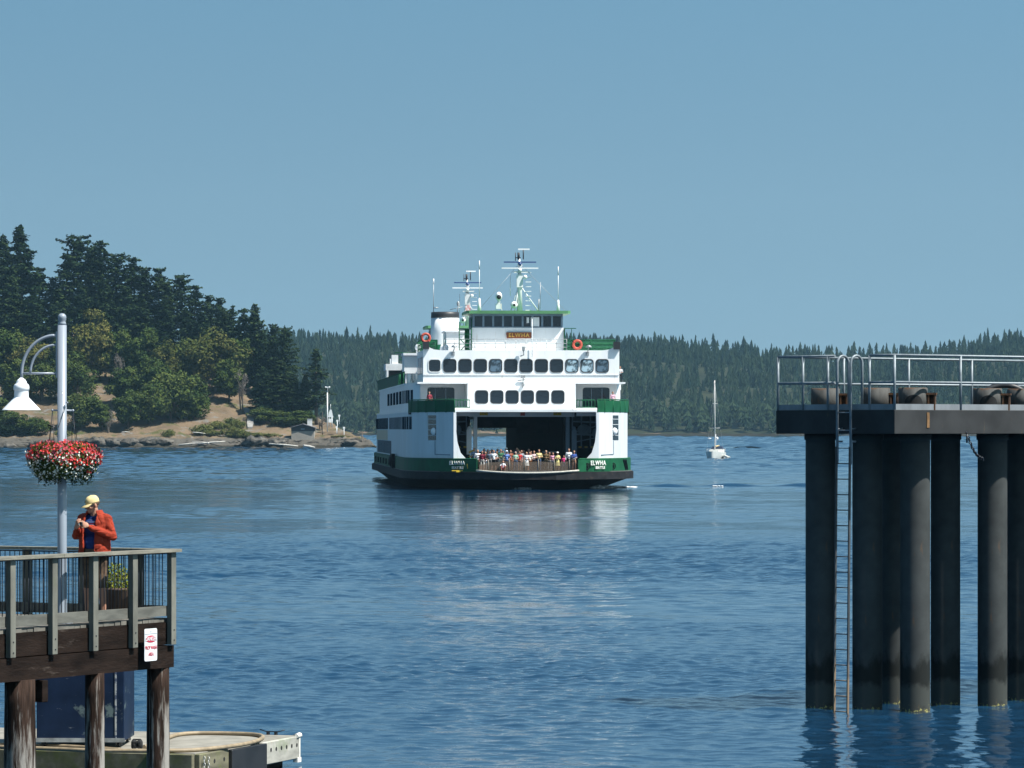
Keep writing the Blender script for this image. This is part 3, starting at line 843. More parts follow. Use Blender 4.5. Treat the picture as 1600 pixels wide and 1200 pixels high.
def win_panel(s, P0, P1, z0, z1, m, off=.02, depth=.05):
    """window standing proud of a wall between plan points P0,P1 (outside is to the right when walking P0->P1)"""
    a = Vector((P0[0],P0[1])); c = Vector((P1[0],P1[1])); d = (c-a).normalized(); n = Vector((d.y,-d.x))
    b = len(s.v)
    for o in (-.05, off):
        for (p, z) in ((a,z0),(c,z0),(c,z1),(a,z1)): s.v.append((p.x+n.x*o, p.y+n.y*o, z))
    for q in ((7,6,5,4),(0,1,5,4),(1,2,6,5),(2,3,7,6),(3,0,4,7)): s.face([b+i for i in q], m)
def rr_poly(w, h, r=.25, k=4):
    P = []
    for cx, cz, a0 in ((w/2-r, -h/2+r, -90),(w/2-r, h/2-r, 0),(-w/2+r, h/2-r, 90),(-w/2+r, -h/2+r, 180)):
        for i in range(k+1):
            a = R(a0+90*i/k); P.append((cx+r*math.cos(a), cz+r*math.sin(a)))
    return P
def round_window(x, y, z, w=1.12, h=1.15, screened=False, rz=0.0, glass=None):
    """frame with a recessed pane, as in the front of the ferry"""
    fr = MB(); A = rr_poly(w+.12, h+.12, .3); B = rr_poly(w-.04, h-.04, .25)
    n = len(A); b = 0
    for P, yy in ((A,.0),(A,-.045),(B,-.045),(B,.0)): fr.v += [(px_, yy, pz_) for px_, pz_ in P]
    for k in range(3):
        for i in range(n):
            j = (i+1) % n; fr.face((k*n+i, k*n+j, (k+1)*n+j, (k+1)*n+i))
    f = fr.build('window', M_frame if not screened else M_white2, FERRY, loc=(x,y,z)); f.rotation_euler = (0,0,rz)
    p = MB(); p.poly([(a, -.015, c) for a, c in B]); p.build('pane', glass or M_glass, f)
    return f
# side windows on the casing: three rows on the parallel body
def side_windows(sg, z0, z1, ylist, w, wallx, m=M_glass):
    for y in ylist:
        s = MB()
        if sg < 0: win_panel(s, (-wallx, y+w), (-wallx, y), z0, z1, 0, .006)
        else: win_panel(s, (wallx, y), (wallx, y+w), z0, z1, 0, .006)
        s.build('window', m, FERRY)
for sg in (1,-1):
    side_windows(sg, 5.55, 6.75, [25+i*3.0 for i in range(11)]+[61+i*2.5 for i in range(15)], 2.1, 10.6, M_glass_side)
    side_windows(sg, 3.0, 4.35, [52+i*3.0 for i in range(14)], 2.1, 10.6, M_glass_side)
# windows round the curved end of the casing
for sg in (1,-1):
    for yy0, yy1 in ((11.6,13.2),(13.8,15.4),(16.2,17.6),(18.4,20.4),(21.0,23.2)):
        s = MB()
        def cx(y):
            for (x0,y0),(x1,y1) in zip(CAS, CAS[1:]):
                if y <= y1: return x0+(x1-x0)*(y-y0)/(y1-y0)
            return 10.6
        if sg > 0: win_panel(s, (cx(yy0), yy0), (cx(yy1), yy1), 5.55, 6.75, 0, .03)
        else: win_panel(s, (-cx(yy1), yy1), (-cx(yy0), yy0), 5.55, 6.75, 0, .03)
        s.build('window', M_glass_side, FERRY)
# tall ladder opening in the front of each casing, with its rungs and a round lamp
for sg in (1,-1):
    s = MB(); a = (8.2,5.2); c = (8.85,6.58)
    if sg > 0: win_panel(s, a, c, 4.55, 6.85, 0, .02)
    else: win_panel(s, (-c[0],c[1]), (-a[0],a[1]), 4.55, 6.85, 0, .02)
    W_ = s.build('ladder_opening', M_glass, FERRY)
    s = MB()
    for k in range(4):
        z = 5.0+k*.5
        s.bar((sg*a[0], a[1]-.06, z), (sg*c[0], c[1]-.06, z), .03, .035)
    s.build('rung', M_white, W_)
    s = MB(); s.ball((sg*8.38, 5.45, 5.35), (.30,.25,.36), 14, 9); s.build('dome', M_white, W_)
    s = MB(); s.tube([(sg*8.3,5.3,4.5),(sg*8.3,5.3,3.25),(sg*7.0,3.38,3.2)], .035, 6); s.build('pipe', M_grey, FERRY)
# tan patch of primer and dark fender box on the far part of the left side
s = MB(); win_panel(s, (-10.6,104-8), (-10.6,62), 4.40, 5.48, 0, .012); s.build('primer_patch', M_tan, FERRY)
s = MB(); s.box(-11.15,-10.8,36,40.5,1.7,3.1); s.ball((-11.15,37.2,2.4),(.3,.8,.6)); s.build('fender', M_rub, FERRY)
s = MB()
for y in (50,58,66,74,82,90): s.box(-10.98,-10.86,y,y+.5,1.9,2.5)
s.build('scupper', M_black, FERRY)
# overhead of the car deck and inner lane walls
s = MB(); P = [(x, y) for x, y in CASF]; PL = [(-x, y) for x, y in CASF][::-1]
s.prism(P+PL, 7.15, 7.32, bottom=True); s.build('passenger_deck', M_white, FERRY)
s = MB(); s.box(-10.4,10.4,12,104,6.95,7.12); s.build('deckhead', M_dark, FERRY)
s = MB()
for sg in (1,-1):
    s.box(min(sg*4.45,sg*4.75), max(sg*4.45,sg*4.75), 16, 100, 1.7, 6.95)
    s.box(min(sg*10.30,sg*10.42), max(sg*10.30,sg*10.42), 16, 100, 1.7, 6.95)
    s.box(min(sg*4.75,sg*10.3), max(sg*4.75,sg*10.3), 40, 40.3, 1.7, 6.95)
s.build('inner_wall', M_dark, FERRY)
M_bulk = mat('brown_bulkhead', (.075,.06,.045), .8, var=.3, scale=1)
s = MB(); s.box(-2.0,4.45,52,52.2,5.7,6.95); s.build('hanging_bulkhead', M_bulk, FERRY)
s = MB(); s.box(1.2,4.45,34,34.2,5.2,6.95); s.build('hanging_bulkhead', M_bulk, FERRY)
# front beam over the opening
for ya in (9.0, LEN-9.35):
    s = MB(); s.box(-4.95,4.95,ya,ya+.35,6.72,7.92); s.build('front_beam', M_white, FERRY)
s = MB(); s.box(-4.95,4.95,8.93,8.995,7.42,7.47); s.box(-9.15,9.15,9.33,9.395,10.62,10.68); s.build('ledge', M_white2, FERRY)
for x in (-3.55, 3.35):
    t = MB(); t.box(x-.38,x+.38,8.93,8.99,6.86,7.18); pl = t.build('clearance_plate', M_yel, FERRY)
    tt = text_obj("15'-6\"", 'lettering', .24, M_frame, pl, .004); tt.location = (x,8.92,7.02)
s = MB(); s.box(-.12,.30,8.85,8.98,6.82,7.25); s.build('red_light_box', M_red, FERRY)
# posts at the sides of the middle opening, and striped bars, lattice gangway frames in the side lanes
for sg in (1,-1):
    s = MB(); s.box(min(sg*4.15,sg*4.5), max(sg*4.15,sg*4.5), 9.1, 9.6, 1.7, 6.75); s.build('portal_post', M_grey if sg > 0 else M_white, FERRY)  # right post grey: its blue shade is put into the colour
    s = MB(); s.box(min(sg*4.7,sg*5.15), max(sg*4.7,sg*5.15), 8.9, 9.2, 3.2, 5.5); s.ball((sg*4.92,9.05,5.5),(.2,.15,.35)); s.build('door_buffer', M_white if sg<0 else M_grey, FERRY)  # right buffer coloured as shaded, left one as lit
    fr = MB(); x0, x1 = sg*5.0, sg*8.4; yy = 12.0
    for z in (3.85, 5.1, 6.3): fr.bar((x0,yy,z), (x1,yy,z+(.15 if z > 4 else 0)*(-1)), .12, .14)
    for k in range(5):
        x = x0+(x1-x0)*k/4; fr.bar((x,yy,3.85), (x,yy,6.8), .12, .12, up=(0,1,0))
    fr.bar((x0,yy,5.2), (x1,yy,6.2), .1, .1); fr.bar((x0,yy,4.3), (x1,yy,5.0), .1, .1)
    fr.ball((sg*6.1,yy+.1,5.5),(.65,.1,.55)); fr.ball((sg*7.4,yy+.1,5.2),(.6,.1,.5))
    G = fr.build('folding_gate', M_grey, FERRY)
    s = MB()
    for k in range(12):
        a = x0+(x1-x0)*k/12; c = x0+(x1-x0)*(k+1)/12
        s.box(min(a,c), max(a,c), yy-.16, yy-.08, 3.80, 3.95, k % 2)
    s.build('striped_bar', [M_yel, M_frame], FERRY)
s = MB()
for k in range(3): s.bar((-4.95+k*.0,8.86,2.55+k*.42), (-4.5,8.86,2.75+k*.42), .04, .16)
s.build('stripe', M_yel, FERRY)
# passenger deck house (lower windows) -------------------------------------------------
s = MB()
def wall_path(pts, z0, z1, th=.12, m=0): s.strip(pts, z0, z1, th, m)
H1 = [(-4.95,9.0),(4.95,9.0)]
s.box(-4.95,4.95,9.0,9.16,7.92,9.95)
for sg in (1,-1):
    s.box(min(sg*4.95,sg*5.07)-0, max(sg*4.95,sg*5.07), 9.003, 13.4, 7.32, 9.95)
    s.box(min(sg*5.07,sg*9.3), max(sg*5.07,sg*9.3), 13.2, 13.35, 7.32, 9.95)
    s.strip([(9.3,13.2),(9.85,15.5),(10.25,19),(10.4,24),(10.4,92),(10.25,97),(9.85,100.5),(9.3,102.8)] if sg > 0 else [(-9.3,102.8),(-9.85,100.5),(-10.25,97),(-10.4,92),(-10.4,24),(-10.25,19),(-9.85,15.5),(-9.3,13.2)], 7.32, 9.95, .12)
s.box(-9.3,9.3,102.8,102.95,7.32,9.95)
s.build('passenger_cabin', M_white, FERRY)
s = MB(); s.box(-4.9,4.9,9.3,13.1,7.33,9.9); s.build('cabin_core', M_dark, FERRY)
for i in range(6): round_window(-3.75+i*1.43, 9.0, 8.57)
for sg in (1,-1):
    w_ = MB(); A = rr_poly(2.55, 1.9, .22)
    w_.v = [(x, -.03, z) for x, z in A]; w_.face(range(len(A)))
    o = w_.build('window', M_glass, FERRY, loc=(sg*7.35, 13.2, 8.55))
    s = MB(); s.bar((sg*6.9,13.12,7.7),(sg*6.9,13.12,9.4),.06,.05,up=(0,1,0)); s.bar((sg*7.9,13.12,7.7),(sg*7.9,13.12,9.4),.06,.05,up=(0,1,0)); s.build('mullion', M_grey, FERRY)
for sg in (1,-1):
    for k in range(9):
        y = 15.8+k*2.0 if k < 3 else 22+(k-3)*8.0
        wd = 1.3 if k < 3 else 5.4
        s = MB(); xa = lerp_tab([(13.2,9.3),(15.5,9.85),(19,10.25),(24,10.4),(92,10.4)], y); xb = lerp_tab([(13.2,9.3),(15.5,9.85),(19,10.25),(24,10.4),(92,10.4)], y+wd)
        if sg > 0: win_panel(s, (xa,y),(xb,y+wd), 8.05, 9.3, 0, .03)
        else: win_panel(s, (-xb,y+wd),(-xa,y), 8.05, 9.3, 0, .03)
        s.build('window', M_glass_side, FERRY)
# balcony decks with green rail in front of the recesses
for sg in (1,-1):
    s = MB(); P = [(sg*4.97,7.0),(sg*6.6,7.0),(sg*6.6,2.92),(sg*7.35,3.87),(sg*8.25,5.22),(sg*9.05,6.92),(sg*9.7,8.95),(sg*10.25,11.5),(sg*10.4,13.1)]
    # white fascia of the inner balcony
    s.box(min(sg*4.97,sg*6.9), max(sg*4.97,sg*6.9), 6.95, 7.1, 6.78, 7.55)
    s.box(min(sg*4.97,sg*6.9), max(sg*4.97,sg*6.9), 7.1, 13.2, 7.33, 7.36)
    s.build('balcony_fascia', M_white, FERRY)
    Rp = [(sg*4.97,7.0),(sg*6.7,7.0)]
    s = MB()
    for z in (7.6, 8.28): s.tube([(x,y,z) for x,y in Rp], .05, 5)
    for x in np.linspace(4.97, 6.7, 7): s.tube([(sg*x,7.0,7.5),(sg*x,7.0,8.28)], .03, 5)
    Q = P[2:]
    s2 = Q if sg > 0 else Q[::-1]
    s.strip(s2, 7.15, 8.22, .05)
    for x, y in Q: s.tube([(x, y, 7.1),(x, y, 8.3)], .05, 5)
    s.tube([(x,y,8.3) for x,y in Q], .055, 5)
    s.build('balcony_rail', M_green, FERRY)
# upper cabin block ----------------------------------------------------------------------
for (ya, yb) in ((9.4, 22.5), (93.5, 106.6)):
    s = MB()
    s.box(-9.2,9.2,ya,ya+.15,9.95,12.95); s.box(-9.2,9.2,yb-.15,yb,9.95,12.95)
    for sg in (1,-1): s.box(min(sg*9.06,sg*9.2), max(sg*9.06,sg*9.2), ya+.003, yb-.003, 9.95, 12.95)
    s.box(-9.05,9.05,ya+.2,yb-.2,12.7,12.9)
    s.box(-9.75,9.75,ya-.35,yb+.3,9.82,9.97)
    s.build('upper_cabin', M_white, FERRY)
    # raised curls at the ends of the parapet with a dark light box
    s = MB()
    for sg in (1,-1):
        q = [(sg*7.6,12.95),(sg*8.2,13.02),(sg*8.7,13.25),(sg*9.2,13.6),(sg*9.2,12.95)]
        s.prism_y(q if sg > 0 else q[::-1], ya, ya+.15)
    s.build('parapet', M_white, FERRY)
    if ya < 20:
        for sg in (1,-1):
            s = MB(); s.box(sg*8.95-.3, sg*8.95+.3, ya-.3, ya+.4, 13.05, 13.75); s.build('running_light_box', M_frame, FERRY)
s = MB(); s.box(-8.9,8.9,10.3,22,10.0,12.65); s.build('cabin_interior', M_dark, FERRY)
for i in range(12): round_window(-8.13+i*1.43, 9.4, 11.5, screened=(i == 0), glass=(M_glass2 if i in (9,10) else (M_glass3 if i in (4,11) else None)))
for y in (10.6, 14.2, 18.0):
    for sg in (1,-1):
        s = MB()
        if sg > 0: win_panel(s, (9.2,y),(9.2,y+2.4), 10.75, 12.35, 0, .03)
        else: win_panel(s, (-9.2,y+2.4),(-9.2,y), 10.75, 12.35, 0, .03)
        s.build('window', M_glassb if sg < 0 else M_glass, FERRY)
# side decks behind, with rails, and the long middle deckhouse
s = MB()
s.box(-10.45,10.45,22.5,93.5,9.82,9.97); s.box(-7.2,7.2,22.5,93.5,9.97,12.7); s.box(-7.5,7.5,22.5,93.5,12.7,12.88)
s.build('deckhouse', M_white, FERRY)
for k in range(8):
    y = 26+k*8
    for sg in (1,-1):
        s = MB()
        if sg > 0: win_panel(s, (7.2,y),(7.2,y+3.4), 10.9, 12.2, 0, .03)
        else: win_panel(s, (-7.2,y+3.4),(-7.2,y), 10.9, 12.2, 0, .03)
        s.build('window', M_glass, FERRY)
s = MB()
for sg in (1,-1):
    pa = [(sg*10.4, 38), (sg*10.4, 100), (sg*9.4,104)]
    s.strip(pa if sg > 0 else pa[::-1], 10.0, 11.05, .05)
    s.tube([(sg*10.4,22.6,11.1),(sg*10.4,100,11.1),(sg*9.4,104,11.1)], .06, 5)
    for y in np.arange(23, 38, 2.5): s.tube([(sg*10.4,y,9.95),(sg*10.4,y,11.1)], .05, 5)
s.build('side_rail', M_green, FERRY)
s = MB(); s.box(-10.3,-8.0,26,31,11.0,12.75); s.box(-10.4,-7.6,25.6,31.4,12.75,12.98); s.ball((-8.9,27,13.55),.33); s.tube([(-8.9,27,12.9),(-8.9,27,13.5)],.2,8)
s.tube([(-10.1,26.5,9.97),(-10.1,26.5,11)],.1,6); s.tube([(-8.2,26.5,9.97),(-8.2,26.5,11)],.1,6)
s.build('raft_locker', M_white, FERRY)
s = MB(); s.box(-10.3,-8.1,76,82,12.0,12.7); s.box(-10.2,-10.0,76,76.3,9.97,12); s.box(-9.6,-8.9,77,79,12.7,13.7); s.build('davit_housing', M_white2, FERRY)
s = MB(); s.box(-9.9,-8.2,76.6,81.5,10.2,11.95); s.build('rescue_boat_cover', M_frame, FERRY)
# green mesh rails of the top deck
s = MB()
for (x0,y0,x1,y1,th) in ((-7.4,24,-7.4,92,1),(7.4,24,7.4,92,1),(4.5,12.6,9.1,12.6,1),(-9.1,23,-7.4,23,1),(9.1,12.6,9.1,22,1),(-9.1,14,-9.1,22,0),(-9.1,80,-7.4,80,1)):
    n = max(1, int(math.hypot(x1-x0,y1-y0)/2))
    for z in (13.25,13.6,14.0): s.tube([(x0,y0,z),(x1,y1,z)], .04, 5)
    for i in range(n+1):
        t = i/n; s.tube([(x0+(x1-x0)*t,y0+(y1-y0)*t,12.88),(x0+(x1-x0)*t,y0+(y1-y0)*t,14.0)], .035, 5)
s.build('top_deck_rail', M_green, FERRY)
M_mesh = bpy.data.materials.new('green_rail_mesh'); M_mesh.use_nodes = True
_n = M_mesh.node_tree; _p = _n.nodes['Principled BSDF']; _p.inputs['Base Color'].default_value = (.02,.16,.07,1); _p.inputs['Roughness'].default_value = .6; _p.inputs['Alpha'].default_value = .62
s = MB(); s.box(-7.42,-7.38,24,92,12.9,14.0); s.box(7.38,7.42,24,92,12.9,14.0); s.box(4.5,9.1,12.62,12.65,12.97,14.0); s.build('rail_mesh', M_mesh, FERRY)
s = MB(); s.box(-8.6,-6.8,31,31.2,12.9,14.4); s.build('green_screen', M_green, FERRY)
# white front rail of the pilothouse deck
s = MB()
for z in (13.25,13.6,14.0): s.tube([(-7.2,9.9,z),(4.3,9.9,z)], .025, 5)
for x in np.linspace(-7.2,4.3,13): s.tube([(x,9.9,12.9),(x,9.9,14.0)], .025, 5)
s.build('front_rail', M_steel, FERRY)
# pilothouses -----------------------------------------------------------------------------
def pilothouse(yc, sgn, dz=0):
    y0, y1 = (yc-3.2, yc+3.4) if sgn > 0 else (yc-3.4, yc+3.2)
    ph = thing('pilothouse', None, None); ph.parent = FERRY
    s = MB(); s.box(-4.4,4.25,y0,y1,12.9,15.15+dz); s.build('house', M_white, ph)
    s = MB(); a = .13
    zz0, zz1 = 15.15+dz, 16.32+dz
    s.box(-4.33,4.18,y0+.05,y1-.05,zz0,zz0+.10); s.box(-4.33,4.18,y0+.05,y1-.05,zz1-.06,zz1+.14)
    n = 9
    for i in range(n+1):
        x = -4.27+(8.36)*i/n; s.box(x-.09,x+.09,y0+.1,y0+.25,zz0+.1,zz1-.06); s.box(x-.09,x+.09,y1-.25,y1-.1,zz0+.1,zz1-.06)
    for k in range(1,5):
        y = y0+(y1-y0)*k/5
        for x in (-4.24,4.09): s.box(x-.08,x+.08,y-.09,y+.09,zz0+.1,zz1-.06)
    s.build('window_frame', M_grey, ph)
    s = MB()
    for i in range(n):
        xa = -4.27+8.36*i/n+.09; xb = xa+8.36/n-.18; s.box(xa,xb,y0+.16,y0+.18,zz0+.1,zz1-.06)
    s.build('pane', M_glass, ph)
    s = MB(); s.box(-4.0,3.9,y0+.5,y1-.5,zz0-.3,zz0+.35); s.box(1.2,2.2,y0+.35,y0+.6,zz0+.15,zz1-.2); s.build('console', M_dark, ph)
    s = MB(); s.box(1.15,1.95,y0+.10,y0+.14,zz0+.12,zz1-.18); s.box(.75,.98,y0+.10,y0+.14,zz0+.45,zz1-.18) 
    if sgn > 0: s.build('chart_blind', M_white, ph)
    s = MB(); P = [(-4.75,y0-.9),(4.6,y0-.9),(4.85,y0-.6),(4.85,y1+.6),(4.6,y1+.9),(-4.75,y1+.9),(-5.0,y1+.6),(-5.0,y0-.6)]
    s.prism(P, zz1+.14, zz1+.42); s.build('roof', M_roofg, ph)
    return ph
pilothouse(16.2, 1); pilothouse(99.8, -1, .65)
# name board
s = MB(); s.prism_y([(-1.15,14.15),(1.15,14.15),(1.2,14.3),(1.2,14.72),(-1.15,14.72),(-1.2,14.6)], 12.85, 12.95)
nb = s.build('name_board', M_board, FERRY)
t = text_obj('ELWHA', 'lettering', .5, M_gold, nb, .01, .01, 1.25); t.location = (0,12.83,14.43)
# flag staff in front, deck lights, jack at the middle
s = MB(); s.tube([(1.0,9.2,12.3),(1.0,9.2,15.9)], [.05,.03], 6); s.build('jack_staff', M_white, FERRY)
def floodlight(x, y, z):
    s = MB(); s.tube([(x,y,z),(x+.1,y-.35,z+.5)], .05, 6); s.lathe([(.05,.2),(.25,.1),(.28,-.05)], 10, (x+.1,y-.4,z+.55)); s.box(x-.15,x+.15,y-.05,y,z-.25,z+.1)
    s.build('floodlight', M_steel, FERRY)
for x, z in ((-6.4,12.7),(6.2,12.7)): floodlight(x, 9.38, z)
s = MB(); s.tube([(-.1,9.3,12.4),(.2,9.0,12.5),(.15,9.0,13.0)],.06,6); s.box(.02,.3,8.9,9.1,12.9,13.3); s.tube([(.1,9.0,9.1+.35),(.15,8.9,10.5)],.05,6); s.box(-.1,.3,8.75,8.95,10.35,10.6); s.box(.0,.25,8.8,8.95,9.6,9.8); s.tube([(-.4,8.9,10.1),(.35,8.9,10.2)],.04,5)
s.build('bow_light', M_steel, FERRY)
# life rings
def ring_buoy(x, y, z):
    s = MB(); s.tube([(x+.38*math.cos(a),y,z+.38*math.sin(a)) for a in np.linspace(0,6.283,17)[:-1]], .13, 8, closed=True)
    for a in (.8,2.4,3.9,5.5): s.tube([(x+.38*math.cos(a-.12),y,z+.38*math.sin(a-.12)),(x+.38*math.cos(a+.12),y,z+.38*math.sin(a+.12))], .14, 8, m=1)
    s.build('lifebuoy', [M_orange, M_red], FERRY)
ring_buoy(5.5, 12.4, 13.55); ring_buoy(-8.95, 9.6, 14.1)
# funnel
FU = MB(); FU.lathe([(1.56,12.9),(1.55,14.2),(1.5,15.4),(1.45,17.05)], 24, (-5.1,50,0)); 
fo = FU.build('funnel', M_white, FERRY)
s = MB(); s.lathe([(1.47,17.05),(1.45,17.62),(1.3,17.66),(1.2,17.2)], 24, (-5.1,50,0)); s.build('funnel_cap', M_frame, fo)
s = MB(); s.lathe([(1.6,12.9),(1.58,14.25),(1.5,14.27)], 24, (-5.1,50,0)); s.build('funnel_base', M_green, fo)
s = MB(); s.tube([(-6.3,50,17.5),(-6.3,50,20.6)], [.04,.03], 5); s.tube([(-6.3,50,18.1),(-5.8,50,18.1)], .06, 5); s.tube([(-3.9,50,17.4),(-3.7,50,18.5)], .05, 5); s.ball((-3.75,50,18.5),(.16,.1,.28)); s.tube([(-4.6,50,17.9),(-3.3,50,18.2)], .03, 5); s.build('antenna', M_steel, fo)
s = MB(); s.tube([(-6.3,50,20.6),(-6.3,50,21.1)], .07, 6); s.build('antenna_tip', M_white, fo)
# white engine-room house to the right of the funnel, and stair
s = MB(); s.box(-6.3,-4.55,24,30,12.9,15.0); s.box(-6.45,-4.4,23.8,30.2,15.0,15.12); s.build('fan_house', M_white, FERRY)
s = MB(); s.box(-5.05,-4.6,14.2,14.35,12.9,15.1)
for z in (13.0,13.5,14.0,14.5,15.0): s.box(-5.6,-4.5,12.6,12.75,z,z+.05)
s.bar((-5.6,12.6,12.9),(-4.5,12.6,14.1),.06,.08); s.bar((-4.5,12.6,12.9),(-5.6,12.6,14.1),.06,.08)
s.tube([(-5.65,12.6,12.9),(-5.65,12.6,15.7)],.05,5); s.tube([(-4.5,12.6,12.9),(-4.5,12.6,16.0)],.05,5)
s.box(-6.2,-4.5,12.6,14.2,15.0,15.06)
s.build('stairway', M_green, FERRY); s = MB()
for z in (13.2,13.6,14.0): s.box(4.3,5.0,12.7,13.6,z,z+.05)
s.box(4.3,4.36,12.6,13.6,12.9,15.1); s.box(4.95,5.0,12.6,12.7,12.9,15.1); s.box(4.3,5.4,12.5,12.6,15.05,15.12)
s.build('stairway', M_green, FERRY)
s = MB(); s.ball((-6.9,20,13.3),(.22,.22,.4)); s.ball((-6.5,20,13.3),(.22,.22,.4)); s.build('gas_bottle', M_white, FERRY)
# masts --------------------------------------------------------------------------------------
def mast(xc, yc, zb, top, near):
    m_ = thing('mast', None, None); m_.parent = FERRY
    H = top-zb
    s = MB()
    s.tube([(xc,yc,zb),(xc,yc,zb+H*.55),(xc-.05,yc,zb+H*.86)], [.28,.2,.09], 8)
    s.tube([(xc-.5,yc-.3,zb),(xc-.1,yc,zb+H*.42)], .06, 5); s.tube([(xc+1.9,yc,zb),(xc+.1,yc,zb+H*.42)], .06, 5); s.tube([(xc-.9,yc,zb),(xc-.1,yc,zb+H*.42)], .05, 5)
    s.tube([(xc-.9,yc,zb+1.6),(xc-.9,yc,zb+H*.74*.8)], .035, 5)
    s.prism([(xc-.55,yc-.4),(xc+.75,yc-.4),(xc+.75,yc+.4),(xc-.55,yc+.4)], zb+H*.63, zb+H*.655)
    s.box(xc-.3,xc+.3,yc-.3,yc+.1,zb+H*.4,zb+H*.6)
    s.build('tower', M_white if near else M_white2, m_)
    s = MB()
    for k in range(9): s.box(xc+.55,xc+1.1,yc-.1,yc-.03,zb+.2+k*.45,zb+.27+k*.45)
    s.build('ladder', M_white, m_)
    for q, (z, w_, mm) in enumerate(((.70, 1.75, M_white), (.795, 1.55, M_bluep))):
        s = MB(); s.box(xc-w_,xc+w_,yc-.5,yc-.32,zb+H*z-.06,zb+H*z+.06); s.lathe([(.16,-.35),(.2,-.05)], 8, (xc,yc-.4,zb+H*z)); s.build('radar_scanner', mm, m_)
    for c_, r_ in (((xc,yc-.3,zb+H*.75),.24),((xc+.5,yc-.4,zb+H*.56),.2),((xc-.55,yc-.3,zb+H*.12),(.34,.2,.34))): s = MB(); s.ball(c_, r_); s.build('radome', M_white, m_)
    s = MB(); s.ball((xc-.55,yc-.5,zb+H*.12),(.13,.05,.13)); s.build('horn', M_frame, m_)
    s = MB(); s.tube([(xc-.1,yc,zb+H*.84),(xc-.1,yc,zb+H*.95)], .13, 6); s.tube([(xc-.4,yc,zb+H*.82),(xc-.4,yc,zb+H*.95)], .04, 5); s.tube([(xc+.35,yc,zb+H*.84),(xc+.35,yc,zb+H)], .06, 5)
    s.box(xc-.45,xc+.1,yc-.05,yc,zb+H*.86,zb+H*.875); s.build('aerial', M_frame, m_)
    s = MB(); s.box(xc-.15,xc+.95,yc-.06,yc+.04,zb+H-.06,zb+H+.08); s.build('yard', M_white, m_)
    if near:
        s = MB()
        for a in ((4.4,16),(-4.2,16)): s.tube([(xc,yc,zb+H*.78),(xc+a[0],a[1],zb)], .015, 4)
        s.build('stay', M_steel, m_)
    return m_
mast(.75-.35, 17.6, 16.7, 22.75, True)
mast(-.1, 98.5, 17.3, 23.7, False)
s = MB(); P = [(-.15,98.0,20.0),(1.2,98.0,20.1),(1.1,98.0,18.9),(.3,98.0,18.6)]
s.prism_y([(-.4,19.7),(.2,19.9),(.2,19.0),(-.3,18.8)], 97.6, 97.63); s.build('flag', mat('flag_red', (.5,.12,.12), .8, var=.3, c2=(.7,.7,.7), scale=3), FERRY)
def whip(x, y, z0, z1, base_h=1.2, rb=.18):
    s = MB(); s.tube([(x,y,z0),(x,y,z0+base_h)], [rb,rb*.5], 8); s.tube([(x,y,z0+base_h),(x,y,z1-.8)], [.035,.03], 5); s.tube([(x,y,z1-.8),(x,y,z1)], [.06,.04], 5)
    s.build('whip_antenna', M_white, FERRY)
whip(4.05, 17, 16.7, 21.1); whip(-3.55, 16, 16.7, 21.6, 1.3, .2)
s = MB(); s.tube([(2.3,17,16.7),(2.35,17,19.6)], .03, 5); s.tube([(2.15,17,16.7),(2.2,17,18.0)], .05, 5); s.build('short_antenna', M_steel, FERRY)
s = MB(); s.box(-2.0,-1.45,15.5,16,17.0,17.5); s.ball((-1.72,15.6,18.2),(.32,.3,.42)); s.tube([(-2.05,15.7,16.7),(-1.95,15.7,17.2)],.04,5); s.tube([(-1.4,15.7,16.7),(-1.5,15.7,17.2)],.04,5); s.tube([(-1.72,15.7,17.5),(-1.72,15.7,18)],.15,6)
SL = s.build('searchlight', M_white, FERRY)
s = MB(); s.ball((-1.72,15.32,18.12),(.22,.08,.22)); s.build('lens', M_frame, SL)
# bow gate netting with posts
M_net = bpy.data.materials.new('brown_gate_net'); M_net.use_nodes = True
_p = M_net.node_tree.nodes['Principled BSDF']; _p.inputs['Base Color'].default_value = (.16,.12,.09,1); _p.inputs['Roughness'].default_value = .9; _p.inputs['Alpha'].default_value = .42
GT = thing('bow_gate', None, None); GT.parent = FERRY
px_ = [-4.4,-3.55,-1.6,-.2,1.05,2.5,3.9,4.5]; 
s = MB(); s.strip([(x, 1.9 if abs(x) < 4.2 else 1.6) for x in px_], 1.74, [2.3 if i in (0,) else 2.62-.12*(i%2) for i in range(len(px_))], .02); s.build('net', M_net, GT)
s = MB()
for x in px_[1:-1]: s.tube([(x,1.88,1.7),(x,1.88,2.78)], .035, 5)
s.tube([(4.0,1.88,2.72),(4.6,1.7,2.95)], .05, 5)
s.build('post', mat('gate_post_paint', (.26,.23,.19), .7), GT)
# bow wash
M_foam = mat('foam', (.75,.78,.8), .9, var=.2)
s = MB(); rd = random.Random(3)
for i in range(120):
    t = rd.random()**1.3; x = 7.0+t*4.6+rd.gauss(0,.25); y = 12.0+t*6+rd.gauss(0,1.0)
    s.ball((x, y, .02+.22*(1-t)*rd.random()), (rd.uniform(.1,.35), rd.uniform(.3,.9), rd.uniform(.03,.14)*(1.3-t)), 6, 4)
for i in range(26):
    x = rd.gauss(-.1,.3); s.ball((x, 5.2+rd.gauss(0,.3), .05+.05*rd.random()), (.12,.2,.1), 6, 4)
fm = s.build('foam', M_foam); fm.location = FERRY.location; fm.rotation_euler = FERRY.rotation_euler
tag(fm, kind='stuff'); fm['label'] = 'white foam thrown up along the ferry bow'

